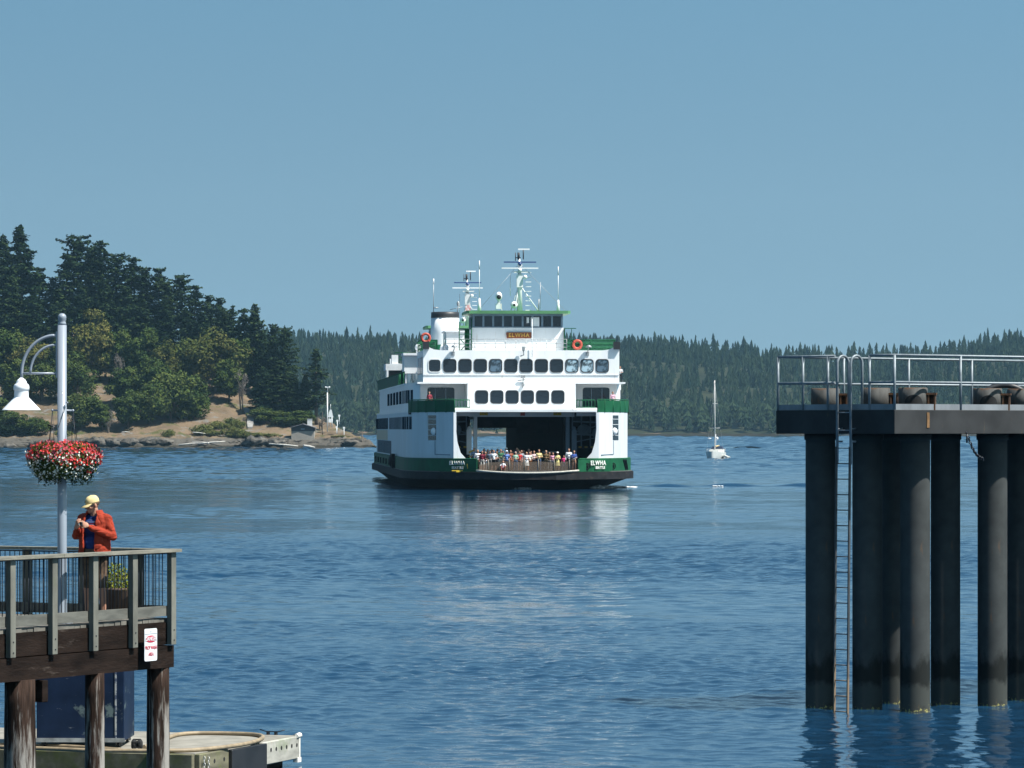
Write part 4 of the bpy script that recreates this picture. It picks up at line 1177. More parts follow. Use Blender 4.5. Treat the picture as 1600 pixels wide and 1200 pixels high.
s = MB(); rd = random.Random(4)
for i in range(5):
    px = 1118+rd.gauss(0,6); Y = EYE*F/(90.6); s.ball((ax(px,Y), Y+rd.gauss(0,.8), .08), (.16,.3,.05), 6, 4)
fm2 = s.build('wake_foam', M_foam); tag(fm2, kind='stuff'); fm2['label'] = 'small patch of foam on the wake right of the ferry'
# ------------------------------------------------------------------ wooden pier on the left
M_wood = mat('weathered_rail_wood', (.145,.145,.122), .85, var=.4, scale=3, stretch=(1,1,.35), bump=.004, bscale=30)
add_layer(M_wood, (.10,.115,.05), 2.2, .58, .70, amt=.7, seed=3)
M_cap = mat('weathered_cap_board', (.20,.19,.155), .85, var=.4, scale=6, stretch=(.4,3,3), bump=.003, bscale=30)
add_layer(M_cap, (.14,.14,.10), 5, .55, .66, amt=.7, seed=1)
M_deck = mat('grey_deck_planks', (.15,.14,.12), .9, var=.4, scale=3)
M_creo = mat('creosoted_timber', (.018,.012,.0095), .8, spec=.08, var=.6, scale=2.5, stretch=(.5,.5,2), bump=.01, bscale=18)
add_layer(M_creo, (.11,.09,.075), 3.2, .63, .72, stretch=(.5,.5,3), amt=.5, seed=6)
M_pile = mat('tarred_pile', (.040,.025,.019), .85, spec=.08, var=.6, scale=3, stretch=(4,4,.5), bump=.012, bscale=14)
add_layer(M_pile, (.36,.34,.31), 3.0, .47, .60, stretch=(3.5,3.5,.35), zr=(.3, 2.6, .10, -.16), amt=.8, seed=2)
add_layer(M_pile, (.055,.065,.02), 1.6, .50, .62, stretch=(2,2,.6), zr=(.2, 1.3, .22, -.4), amt=.8, seed=5)
M_iron = mat('black_iron_baluster', (.010,.014,.022), .45, var=.2, scale=5)
M_gplank = mat('grey_board', (.125,.125,.108), .85, var=.4, scale=4, stretch=(.4,2,2))
PZ = 61.4
PR = math.atan2(.878,.478)
pier = thing('pier', 'wooden pier with dark beams on tarred pilings at the lower left', 'pier', (-4.96,62,0), R(61.4))
def pw(x, y, z=0):
    c, s_ = math.cos(R(61.4)), math.sin(R(61.4)); return Vector((-4.96+x*c-y*s_, 62+x*s_+y*c, z))
def pl_inv(X, Y):
    dx, dy = X+4.96, Y-62; c, s_ = math.cos(R(61.4)), math.sin(R(61.4)); return (dx*c+dy*s_, -dx*s_+dy*c)
s = MB()
k = 0
x = -.22
while x > -13:
    dz = random.uniform(0,.006); s.box(x-.138, x, .03-random.uniform(0,.02), 6.3, 2.735, 2.79+dz); x -= .146
s.build('decking', M_deck, pier)
s = MB(); s.box(-13,-.22,.0,.12,2.40,2.73); s.build('edge_beam', M_creo, pier)
s = MB(); s.box(-.34,-.22,.125,6.2,2.40,2.73); s.build('edge_beam', M_creo, pier)
s = MB(); s.box(-13,-.19,-.03,.16,2.06,2.385); s.build('pile_cap_beam', M_creo, pier)
s = MB(); s.box(-.48,-.195,.165,6.2,2.07,2.38); s.build('pile_cap_beam', M_creo, pier)
s = MB(); s.box(-13,-.0,3.2,3.5,2.06,2.38); s.build('pile_cap_beam', M_creo, pier)
for k in range(7):
    s = MB(); s.box(-13,-.14,.9+k*.8,1.0+k*.8,2.4,2.73); s.build('joist', M_creo, pier)
# guard rails
def guard(name, label, P0, d, n_posts, first, spacing, out, length):
    """P0 local start, d local direction (unit), out: local outward normal"""
    g = thing(name, label, 'railing', tuple(pw(*P0)), R(61.4), 'guard rails of the pier')
    d = Vector(d); o = Vector(out)
    def P(t, off, z): q = d*t+o*off; return (q.x, q.y, z)
    s = MB()
    # cap in lengths of about 3 m with small joints
    t0 = .17
    while t0 < length:
        t1 = min(length, t0+3.05); s.bar(P(t0,.045,3.795), P(t1-.006,.045,3.795), .23, .045); t0 = t1
    s.build('cap_board', M_cap, g)
    s = MB(); s.bar(P(.25,-.01,2.90), P(length,-.01,2.90), .04, .15); s.build('bottom_board', M_gplank, g)
    s = MB(); s.bar(P(.25,-.035,3.755), P(length,-.035,3.755), .03, .02); s.build('top_rail', M_iron, g)
    for i in range(n_posts):
        t = first+i*spacing
        s = MB(); a = P(t, .062, 2.40); b = P(t, .062, 3.77)
        s.bar(a, b, .125 if abs(d.x) > .5 else .085, .085 if abs(d.x) > .5 else .125, up=(0,1,0))
        po = s.build('post', M_wood, g, bevel=.004)
        for z in (2.47, 2.62): s = MB(); s.ball(P(t, .108, z), (.012,.012,.012), 6, 4); s.build('bolt', M_iron, po)
    t = .40; i = 0
    while t < min(length, 8.6) and i < 96:
        s = MB(); s.tube([P(t,-.035,2.83), P(t,-.035,3.76)], .0075, 5); s.build('baluster', M_iron, g); t += .09; i += 1
    return g
guard('guard_rail', 'near timber guard rail with square posts and black balusters, danger sign below it', (0,0), (-1,0,0), 12, .3, 1.02, (0,-1,0), 12)
guard('guard_rail', 'far timber guard rail behind the man with cap board and black balusters', (-.27,-.15), (0,1,0), 7, .72, 1.02, (1,0,0), 6.4)
# pilings
def piling(px, wpx, Y, top, label, tilt=0.0):
    s = MB(); r = wpx/2*Y/F; n = 14; rd = random.Random(px)
    k = 12; b = 0; prof = []
    for i in range(k+1):
        z = -2+(top+2)*i/k; prof.append((r*(1.10-.14*i/k)*(1+rd.uniform(-.015,.015)), z))
    s.lathe(prof, n, (0,0,0))
    s.v = [(x+tilt*z*.0, y, z) for x, y, z in s.v]
    o = s.build('piling', M_pile); o.location = (ax(px, Y), Y, 0); tag(o, label, 'piling', 'tarred pilings under the pier'); return o
piling(247, 36, 61.75, 2.07, 'tarred piling at the pier corner, right of the blue steel box')
piling(148, 31, 60.2, 2.07, 'tarred piling in front of the blue steel box')
piling(31, 50, 58.6, 2.07, 'thick tarred piling left of the blue steel box')
piling(-60, 40, 57.0, 2.07, 'tarred piling beyond the left edge of the picture')
s = MB(); s.box(-.07,.07,-.1,.1,-.17,.14); o = s.build('timber_block', M_creo, bevel=.01); o.location = at(62, 1078, 58.9); o.rotation_euler = (0,0,R(61.4)); tag(o, 'short timber block bolted beside the thick left piling', 'timber')
# danger sign
M_signw = mat('white_sign_plate', (.72,.74,.76), .5, var=.08, scale=3)
M_signr = mat('sign_red', (.50,.02,.05), .5, var=.1)
M_signb = mat('sign_dark', (.02,.03,.08), .5, var=.1)
px_, py_ = 0, 0
sg_ = thing('danger_sign', 'white sign reading DANGER PROP WASH AREA below the near guard rail', 'sign', tuple(pw(-.98,-.145,2.43)), R(61.4))
s = MB(); A = rr_poly(.385,.475,.03); s.prism_y(A, 0, .006); s.build('plate', M_signw, sg_)
s = MB(); s.v = [(.165*math.cos(t), -.004, .085+.052*math.sin(t)) for t in np.linspace(0,6.283,25)[:-1]]; s.face(range(24)); s.build('oval', M_signr, sg_)
s = MB(); s.box(-.18,.18,-.003,-.001,.158,.163); s.ball((0,-.002,.19),(.012,.004,.012),8,5); s.build('border', M_signb, sg_)
t = text_obj('DANGER','lettering',.085,M_signw,sg_,.002,.001); t.location=(0,-.007,.085)
sg_.scale = (.86,1,1)
t = text_obj('PROP WASH','lettering',.070,M_signr,sg_,.002,0); t.location=(0,-.004,-.045); t.scale=(.92,1,1.1)
t = text_obj('AREA','lettering',.070,M_signr,sg_,.002,0); t.location=(0,-.004,-.14); t.scale=(.95,1,1.1)

# ------------------------------------------------------------------ lamp post with hanging flowers
M_lamp = mat('pale_lamp_paint', (.25,.285,.335), .35, var=.05, scale=2, coat=.2)
YL = 59.9; SL_ = F/YL
lx = ax(97, YL)
lamp = thing('street_lamp', 'pale grey street lamp with curved bracket and white bell shade on the pier', 'street lamp', (lx, YL, 2.79))
def lz(py): return az(py, YL)-2.79
def lxx(px): return ax(px, YL)-lx
s = MB(); s.lathe([(.155,0),(.155,.03),(.09,.05),(.072,.1),(.068,1),(.065,lz(508))], 24); s.build('pole', M_lamp, lamp)
s = MB(); s.lathe([(.065,lz(508)),(.055,lz(504)),(.048,lz(502)),(.060,lz(500)),(.060,lz(497)),(.063,lz(496)),(.055,lz(492.5)),(.03,lz(490)),(.001,lz(489.4))], 20); s.build('finial', M_lamp, lamp)
s = MB()
s.bar((lxx(88.5),0,lz(518)),(lxx(88.5),0,lz(590)),.022,.03,up=(0,1,0))
x0 = lxx(87); z0 = lz(583)
R1x, R1z = lxx(87)-lxx(34), lz(524)-lz(583); R2x, R2z = lxx(87)-lxx(47.5), lz(539)-lz(583)
s.tube([(x0-R1x*math.sin(a), 0, z0+R1z*math.cos(a)) for a in np.linspace(0, math.pi/2, 16)]+[(lxx(34),0,lz(592))], .022, 8)
s.tube([(x0-R2x*math.sin(a), 0, z0+R2z*math.cos(a)) for a in np.linspace(0, math.pi/2, 14)], .018, 8)
s.tube([(lxx(35),0,lz(583.5)),(lxx(88),0,lz(583.5))], .017, 8)
s.build('bracket', M_lamp, lamp)
s = MB(); c = (lxx(33.5),0,0)
s.lathe([(.272,lz(641)),(.279,lz(640.7)),(.279,lz(640.4)),(.272,lz(639.8)),(.112,lz(621.6)),(.105,lz(621)),(.104,lz(620.4)),(.103,lz(610.4)),(.104,lz(610)),(.113,lz(609.6)),(.114,lz(605)),(.108,lz(602)),(.094,lz(600)),(.078,lz(599)),(.074,lz(596.5)),(.055,lz(593)),(.034,lz(591.6)),(.02,lz(590))], 32, c)
s.build('lamp_shade', mat('white_enamel', (.78,.80,.82), .3, var=.03), lamp)
s = MB(); s.tube([(lxx(82),0,lz(641)),(lxx(114),0,lz(641.5))], .013, 8); s.ball((lxx(82),0,lz(641)),.02,8,6); s.ball((lxx(114),0,lz(641.5)),.02,8,6)
s.tube([(lxx(104),-.07,lz(629)),(lxx(107),-.08,lz(629))], .012, 6); s.build('cross_arm', M_lamp, lamp)
basket = thing('hanging_flower_basket', 'hanging basket of red and white flowers round the lamp post', 'flower basket', (lx, YL, az(715, YL)))
def bz(py): return az(py, YL)-az(715, YL)
s = MB()
for xa, xb, yb in ((82,79,-.1),(82,88,-.3),(114,111,.1),(114,121,-.25),(82,74,.2),(114,118,.25)):
    s.tube([(lxx(xa),0,bz(641)),(lxx((xa+xb)/2),yb*.5,bz(665)),(lxx(xb),yb,bz(692))], .0045, 5)
s.tube([(lxx(76),-.05,bz(664)),(lxx(88),-.08,bz(668))], .01, 5); s.tube([(lxx(104),-.075,bz(634)),(lxx(92),-.08,bz(668))],.004,5)
s.build('chain', M_iron, basket)
s = MB(); s.lathe([(.2,-.22),(.33,-.05),(.36,.02)], 20, (0,0,-.0)); s.build('pot', mat('moss_liner', (.04,.05,.025), .95, var=.4, scale=10), basket)
def flower_cloud():
    r = np.random.default_rng(21)
    def shell(n, zlo, zhi, seed):
        a = r.random(n)*6.283; z = r.uniform(zlo, zhi, n)
        # outline of the mass: wide middle, drooping bottom
        rad = np.interp(z, [-.34,-.22,-.08,.06,.16,.23], [.28,.42,.50,.51,.43,.16])*(1+.06*np.sin(3*a+1)+.05*np.sin(7*a))
        rr = rad*(.62+.4*r.random(n)**.35)
        return np.stack([rr*np.cos(a), rr*np.sin(a), z+.02*r.normal(size=n)], 1), np.stack([np.cos(a), np.sin(a), z*2+.25], 1)
    C, Nn = shell(5200, -.30, .20, 1); V, Q = quads(C, r.uniform(.014,.03,len(C)), Nn, r)
    np_mesh('foliage', V, Q, M_brd, basket, attr=r.random(len(C)))
    # drooping stems under the rim
    C = []; 
    for i in range(60):
        a = r.random()*6.283; rr = r.uniform(.15,.45); z0_ = -.26; L_ = r.uniform(.04,.17)
        for k in range(14): C.append((rr*math.cos(a)+r.normal()*.008, rr*math.sin(a)+r.normal()*.008, z0_-L_*k/14))
    C = np.array(C); V, Q = quads(C, r.uniform(.012,.024,len(C)), np.tile([[0,0,1.]], (len(C),1)), r)
    np_mesh('trailing_stems', V, Q, M_con, basket, attr=r.random(len(C)))
    def petals(name, n, zlo, zhi, size, m, cond=None):
        C, Nn = shell(n, zlo, zhi, 2)
        nn = np.linalg.norm(C[:, :2], axis=1)
        C = C*1.03
        C = C[nn > .12]; Nn = Nn[nn > .12]
        if cond is not None: k_ = cond(C, r); C = C[k_]; Nn = Nn[k_]
        VV = []; FF = []; off = 0
        for c, nv in zip(C, Nn):      # five-petalled blooms
            nv = nv+r.normal(size=3)*.35; nv /= np.linalg.norm(nv)
            t = np.cross(nv, [0,0,1.]); t /= np.linalg.norm(t)+1e-9; b = np.cross(nv, t); sz = size*r.uniform(.7,1.25); a0 = r.random()*6.28
            P = [c-nv*sz*.25]
            for k in range(10):
                a = a0+k*math.pi/5; q = sz*(1 if k % 2 == 0 else .55); P.append(c+(t*math.cos(a)+b*math.sin(a))*q+nv*sz*.1)
            VV.append(P); FF += [(off, off+1+k, off+1+(k+1)%10) for k in range(10)]; off += 11
        np_mesh(name, np.concatenate(VV), FF, m, basket)
    M_r = mat('red_petals', (.60,.03,.022), .7, var=.3, scale=20); M_p = mat('crimson_petals', (.40,.022,.045), .7, var=.4, scale=20, c2=(.46,.09,.12)); M_w = mat('white_petals', (.74,.74,.66), .7, var=.15, scale=20)
    petals('crimson_blossom', 760, -.02, .22, .023, M_p)
    petals('red_blossom', 620, -.08, .20, .028, M_r, lambda C, r: (C[:,0]*.5+C[:,2]*1.5+r.normal(size=len(C))*.2) > -.05)
    petals('red_blossom', 150, -.2, .05, .026, M_r, lambda C, r: C[:,0] > .1)
    petals('white_blossom', 1150, -.28, .07, .017, M_w)
flower_cloud()

# ------------------------------------------------------------------ planter behind the rail
pc = at(181, 968, 61.9); pc.z = 2.795
plt = thing('planter', 'round brown planter of yellow-green plants behind the near guard rail', 'planter', tuple(pc))
s = MB(); s.lathe([(.19,0),(.21,.02),(.235,.40),(.245,.41),(.245,.44),(.2,.44),(.2,.38)], 20); s.build('tub', mat('brown_tub', (.085,.055,.04), .8, var=.4, scale=6, stretch=(4,4,.5)), plt)
r_ = np.random.default_rng(5); n_ = 1500; a_ = r_.random(n_)*6.283; q_ = r_.random(n_)**.5*.25; z_ = .40+r_.random(n_)*.42*(1-(q_/.34)**2)
C_ = np.stack([q_*np.cos(a_), q_*np.sin(a_), z_], 1); V_, Q_ = quads(C_, r_.uniform(.012,.03,n_), np.tile([[0,-.3,.6]], (n_,1)), r_)
np_mesh('foliage', V_, Q_, foliage_mat('lime_leaves', (.03,.05,.008), (.08,.11,.015), (.22,.22,.03), 9), plt, attr=r_.random(n_))  # leaf colours darkened to stand in for shade on the planter

# ------------------------------------------------------------------ float below the pier
ftB = Vector((-3.62, 69.2)); e1 = Vector((.333,.943)); 
fl = thing('dock_float', 'low concrete float with bolted timber sides beyond the pier pilings', 'float', (-3.62,69.2,0), math.atan2(.943,.333))
FR = math.atan2(.943,.333)
def fwp(x, y, z=0):
    c, s_ = math.cos(FR), math.sin(FR); return Vector((-3.62+x*c-y*s_, 69.2+x*s_+y*c, z))
def finv(X, Y):
    dx, dy = X+3.62, Y-69.2; c, s_ = math.cos(FR), math.sin(FR); return (dx*c+dy*s_, -dx*s_+dy*c)
M_conc = mat('float_concrete', (.25,.235,.20), .9, var=.3, scale=2, bump=.004, bscale=30); add_layer(M_conc, (.2,.19,.15), 1.2, .58, .7, amt=.6)
M_whal = mat('mossy_timber', (.15,.14,.09), .85, var=.4, scale=3, stretch=(.4,2,2)); add_layer(M_whal, (.10,.115,.03), 2.0, .48, .62, amt=.8, seed=3)
M_whw = mat('painted_timber', (.36,.35,.31), .7, var=.3, scale=3, stretch=(.5,2,2)); add_layer(M_whw, (.30,.17,.08), 5, .62, .70, stretch=(3,3,.5), amt=.7, seed=2); add_layer(M_whw, (.18,.22,.12), 2.5, .56, .68, amt=.5, seed=6)
M_hole = mat('bolt_hole', (.008,.009,.01), .9, var=.1)
s = MB(); s.box(-4.1,0,0,9,.18,.50); s.build('deck_slab', M_conc, fl)
s = MB(); s.box(-3.9,-.15,.15,9,-.3,.175); s.build('pontoon', M_hole, fl)
def whaler(P0, P1, m, nh, z0=.12, z1=.49, th=.09, name='whaler'):
    """timber along the float edge with a row of bolt holes (local coordinates)"""
    s = MB(); a = Vector((*P0,0)); c = Vector((*P1,0)); d = (c-a).normalized(); nn = Vector((d.y,-d.x,0))
    s.bar(a+nn*th/2+Vector((0,0,(z0+z1)/2)), c+nn*th/2+Vector((0,0,(z0+z1)/2)), th, z1-z0)
    w_ = s.build(name, m, fl, bevel=.012)
    L_ = (c-a).length; s = MB()
    for i in range(nh):
        p = a+d*(L_*(i+.5)/nh)+nn*(th+.0015)
        for z in ((z0*.38+z1*.62,) if nh > 5 else (z0*.4+z1*.6,)):
            b = len(s.v)
            for q in range(12):
                t = q*math.pi/6; s.v.append(tuple(p+d*.036*math.cos(t)+Vector((0,0,z+.036*math.sin(t)))))
            s.face(range(b, b+12))
    if nh: s.build('bolt_hole', M_hole, w_)
whaler((-1.55,0),(0.0,0), M_whw, 7)
whaler((-4.1,0),(-2.95,0), M_whal, 3)
whaler((-4.1,9),(-4.1,0), M_whal, 0)
whaler((0,0),(0,9), M_whal, 0)
s = MB(); s.bar((-2.96,-.12,.17),(-1.53,-.12,.17),.07,.62); s.build('rubber_fender', mat('black_rubber', (.016,.018,.022), .55, var=.3, scale=2), fl, bevel=.01)
s = MB(); s.tube([(-.12,-.09,.50),(.05,-.07,.50),(.10,.05,.48)],[.035,.05,.03],8); s.box(-.10,.06,-.10,-.02,.06,.14); s.box(-.03,.02,-.1,-.05,.13,.48); s.build('corner_bumper', mat('white_bumper', (.75,.72,.66), .6, var=.1, scale=6), fl)
s = MB()
for k in range(9): 
    c_ = Vector((-4.02+.0*k, -.13, .42-.05*k)); s.tube([c_+Vector((.02*math.cos(t)*(1 if k%2 else .3), .02*math.cos(t)*(.3 if k%2 else 1), .035*math.sin(t))) for t in np.linspace(0,6.283,9)[:-1]], .007, 5, closed=True)
for k in range(7):
    c_ = Vector((-3.85, -.13, .40-.05*k)); s.tube([c_+Vector((.02*math.cos(t)*(1 if k%2 else .3), .02*math.cos(t)*(.3 if k%2 else 1), .035*math.sin(t))) for t in np.linspace(0,6.283,9)[:-1]], .007, 5, closed=True)
o = s.build('chain', mat('light_chain', (.5,.5,.48), .5, metal=.5)); o.location = fl.location; o.rotation_euler = fl.rotation_euler; tag(o, 'short galvanised chain hanging at the front corner of the float', 'chain')
s = MB(); c_ = finv(ax(422,69.2), 69.2)
s.box(-.02,.02,-.03,.03,0,.05); s.box(.12,.16,-.03,.03,0,.05); s.tube([(-.15,0,.085),(-.04,0,.055),(.18,0,.055),(.30,0,.085)], .010, 6)
o = s.build('cleat', M_iron); o.location = at(419, 1147, 69.35); o.location.z = .50; o.rotation_euler = (0,0,R(-20)); tag(o, 'black horned mooring cleat at the far tip of the float', 'cleat')
# hose loops
M_hose = mat('tan_hose', (.27,.21,.135), .6, var=.25, scale=8)
def hose(pts, r, label, m=M_hose):
    P = []
    for (px, py) in pts:
        Y = (EYE-.50-r)*F/(py-HOR); P.append(Vector((ax(px,Y), Y, .50+r)))
    # smooth (Catmull-Rom)
    Q = []
    for i in range(len(P)-1):
        p0, p1, p2, p3 = P[max(i-1,0)], P[i], P[i+1], P[min(i+2,len(P)-1)]
        for k in range(6):
            t = k/6; Q.append(.5*((2*p1)+(-p0+p2)*t+(2*p0-5*p1+4*p2-p3)*t*t+(-p0+3*p1-3*p2+p3)*t**3))
    Q.append(P[-1]); s = MB(); s.tube(Q, r, 10); o = s.build('hose', m); tag(o, label, 'hose', 'hoses on the float'); return o
hose([(-40,1165),(20,1168),(80,1170),(140,1172.5),(200,1173),(260,1173),(300,1172),(345,1168),(385,1162),(405,1156),(410,1150.5),(395,1147.5),(360,1146),(310,1145.5),(280,1147.5),(262,1153),(250,1160),(225,1167)], .034, 'thick tan hose looped across the bare end of the float')
hose([(-60,1161),(0,1162.5),(60,1164),(110,1166),(160,1169),(188,1171)], .026, 'second tan hose lying in front of the blue steel box')
s = MB(); s.lathe([(.05,-.09),(.085,-.07),(.085,-.02),(.06,-.015),(.06,.015),(.085,.02),(.085,.07),(.05,.09)], 12); 
for k in range(6): a=k*math.pi/3; s.box(.08*math.cos(a)-.012,.08*math.cos(a)+.012,.08*math.sin(a)-.012,.08*math.sin(a)+.012,-.06,.06)
s.v = [(z, y, x) for x, y, z in s.v]
o = s.build('hose_coupling', M_hole); o.location = at(214,1173,66.0); o.location.z = .59; tag(o, 'black ribbed hose coupling lying at the foot of the corner piling', 'coupling')
s = MB(); s.box(-.2,.2,-.012,.012,0,.015); o = s.build('yellow_strip', M_yel); o.location = at(200,1178,66.0); o.location.z = .50; tag(o, 'short yellow strip on the float edge below the coupling', 'marking')

# ------------------------------------------------------------------ blue steel box
M_blue = mat('dark_blue_steel', (.009,.020,.048), .6, var=.3, scale=2, spec=.1)
add_layer(M_blue, (.11,.15,.15), 2.3, .61, .66, amt=.8, seed=3.3)
add_layer(M_blue, (.25,.28,.28), 9, .655, .70, stretch=(.5,.5,2.2), amt=.7, seed=7)
add_layer(M_blue, (.20,.22,.23), 4, .48, .6, stretch=(1,1,3), zr=(.0,.14,.2,-.4), amt=.8, seed=2)
YB = 66.6
bx = ax(57, YB); bx1 = ax(194.5, YB)
box_ = thing('steel_box', 'dark blue scratched steel box on castors under the pier', 'box', (bx, YB, .50), R(-2))
Wb = bx1-bx; Hb = 1.62
s = MB(); s.box(0,Wb,0,1.3,.10,Hb); s.build('body', M_blue, box_, bevel=.01)
s = MB(); s.box(Wb*.895,Wb*.915,-.012,0,.12,Hb); s.build('corner_seam', mat('worn_edge', (.34,.36,.36), .6, var=.6, scale=14, c2=(.03,.05,.10), lo=.42, hi=.55), box_)
s = MB(); s.box(-.01,Wb+.01,-.02,0.001,.085,.15); s.build('bottom_lip', mat('scuffed_grey', (.22,.24,.25), .7, var=.5, scale=5), box_)
s = MB(); s.box(-.02,Wb+.02,-.02,1.32,Hb,Hb+.03); s.build('lid', M_blue, box_)
for x in (.12, Wb-.1):
    for y in (.1, 1.2):
        s = MB(); s.tube([(x-.02,y,.045),(x+.02,y,.045)], .045, 12); s.box(x-.05,x-.035,y-.04,y+.04,.03,.10); s.box(x+.035,x+.05,y-.04,y+.04,.03,.10); s.build('castor', M_iron, box_)

# ------------------------------------------------------------------ steel platform on piles (right)
PRZ = math.atan2(.652,.758)
M_pst = mat('dark_platform_steel', (.036,.038,.040), .75, var=.3, scale=1.5, spec=.15)
add_layer(M_pst, (.12,.085,.05), 3, .62, .72, stretch=(1,1,.3), amt=.6, seed=2)
add_layer(M_pst, (.10,.16,.13), .9, .66, .69, stretch=(1,1,2), amt=.6, seed=12)
M_gal = mat('galvanised_rail', (.20,.235,.26), .5, metal=.2, var=.25, scale=8)
M_toe = mat('pale_toe_plate', (.20,.22,.24), .6, var=.3, scale=2, stretch=(1,1,.4))
M_spile = mat('painted_steel_pile', (.050,.055,.055), .75, var=.25, scale=2, spec=.15)
add_layer(M_spile, (.014,.016,.015), 3.2, .44, .62, stretch=(1,1,.5), zr=(.75,1.5,.25,-.35), seed=2)
add_layer(M_spile, (.055,.06,.055), 3.5, .40, .62, zr=(.35,.85,.22,-.4), amt=.85, seed=9)
add_layer(M_spile, (.12,.07,.04), 5, .64, .72, stretch=(1.5,1.5,.25), amt=.5, seed=19)
add_layer(M_spile, (.42,.38,.14), 16, .62, .68, zr=(.02,.42,.08,-.25), amt=.9, seed=4)
plat = thing('mooring_platform', 'dark steel mooring platform standing on round piles', 'platform', (7.45,81,0), PRZ)
ZD = 5.97; LX, LY = 14.0, 3.3
s = MB(); s.box(0,LX,0,LY,5.50,ZD); s.build('platform_deck', M_pst, plat, bevel=.008)
s = MB(); s.box(.02,LX,.03,.045,ZD,ZD+.115); s.build('toe_plate', M_toe, plat)
s = MB(); s.box(.03,.045,.05,LY-.02,ZD,ZD+.115); s.build('toe_plate', M_toe, plat)
s = MB(); s.box(.05,LX,LY-.045,LY-.03,ZD,ZD+.115); s.build('toe_plate', M_toe, plat)
s = MB(); s.box(.9,.97,-.012,0,5.62,5.92); s.build('rust_strap', mat('rusty_strap', (.20,.11,.045), .9, var=.4, scale=8), plat)
rail = thing('platform_railing', 'galvanised pipe railing round the steel mooring platform', 'railing', (7.45,81,0), PRZ)
zt, zm = 7.04, 6.51
def rl(pts, r=.024, nm='rail'): s = MB(); s.tube(pts, r, 8); s.build(nm, M_gal, rail)
e = .03
for z in (zt, zm):
    rl([(e,.71,z),(e,e,z),(LX,e,z)]); rl([(e,1.86-.2,z),(e,LY-e,z)]); rl([(e,LY-e,z),(LX,LY-e,z)])
for y in (.03,.71,1.86,2.56,LY-e): rl([(e,y,ZD),(e,y,zt)], .026, 'post')
for x in (1.9,3.8,5.7,7.6,9.5,11.4,13.3): rl([(x,e,ZD),(x,e,zt)], .026, 'post'); rl([(x,LY-e,ZD),(x,LY-e,zt)], .026, 'post')
# ladder with hooped stringers
lad = thing('ladder', 'steel access ladder with hooped tops running from platform into the water', 'ladder', (7.45,81,0), PRZ)
M_lad = mat('ladder_steel', (.17,.19,.20), .5, metal=.2, var=.3, scale=4); add_layer(M_lad, (.25,.17,.10), 2, .45, .6, zr=(.2,2.2,.4,-.5), seed=3)
M_ladlow = mat('ladder_low_steel', (.05,.055,.06), .6, var=.4, scale=4); add_layer(M_ladlow, (.20,.14,.09), 2, .45, .6, zr=(.2,1.9,.3,-.4), seed=3)
for y in (1.06, 1.43):
    s = MB(); pts = [(-.14,y,4.9),(-.14,y,6.85)]+[(-.14+.16-.16*math.cos(a),y,6.88+.16*math.sin(a)) for a in np.linspace(0,math.pi,9)]+[(.18,y,6.85),(.18,y,ZD)]
    s.tube(pts, .027, 8); s.build('hoop', M_gal, lad)
    s = MB(); s.tube([(-.14,y,5.0),(-.14,y,5.6),(-.0,y,5.6)], .022, 6); s.tube([(-.14,y,5.35),(-.14+.12,y-.02,5.35)], .02, 6); s.build('bracket', M_gal, lad)
    s = MB(); s.bar((-.16,y,5.25),(-.18,y+.05,-.6),.045,.03,up=(0,1,0)); s.build('stringer', M_ladlow, lad)
z = 5.92; k = 0
while z > 0:
    t = max(0, (5.25-z)/5.8); x = -.15-.02*t; dy = .05*t
    s = MB(); s.tube([(x,1.06+dy,z),(x,1.43+dy,z)], .012, 6); s.build('rung', M_gal if z > 5 else M_ladlow, lad); z -= .305 if k > 1 else .35; k += 1
# piles
def plw(x, y): c, s_ = math.cos(PRZ), math.sin(PRZ); return (7.45+x*c-y*s_, 81+x*s_+y*c)
PL = [('at the left end, left of the ladder',.66,2.70),('just right of the ladder, in shade',1.06,1.78),('deep behind the sunlit pile',2.80,2.72),('lit by the sun, nearest the platform corner',1.46,.85),
      ('between the two sunlit piles, in shade',3.31,1.77),('lit by the sun, crusted with yellow barnacles',3.71,.85),('at the right edge, half in shade',5.56,1.77),('just beyond the right edge of the picture',5.96,.85),
      ('far right, first of the outer ones',8.2,.85),('far right, middle of the outer ones',10.4,1.77),('far right, last of the outer ones',12.7,.85)]
for lb, x, y in PL:
    X, Y = plw(x, y); s = MB(); s.lathe([(.30,-3),(.30,0),(.30,2.5),(.30,5.30),(.30,5.375),(.325,5.38),(.325,5.40),(.325,5.5)], 28)
    o = s.build('steel_pile', M_spile); o.location = (X, Y, 0); tag(o, 'round dark steel pile '+lb, 'pile', 'steel piles under the mooring platform')
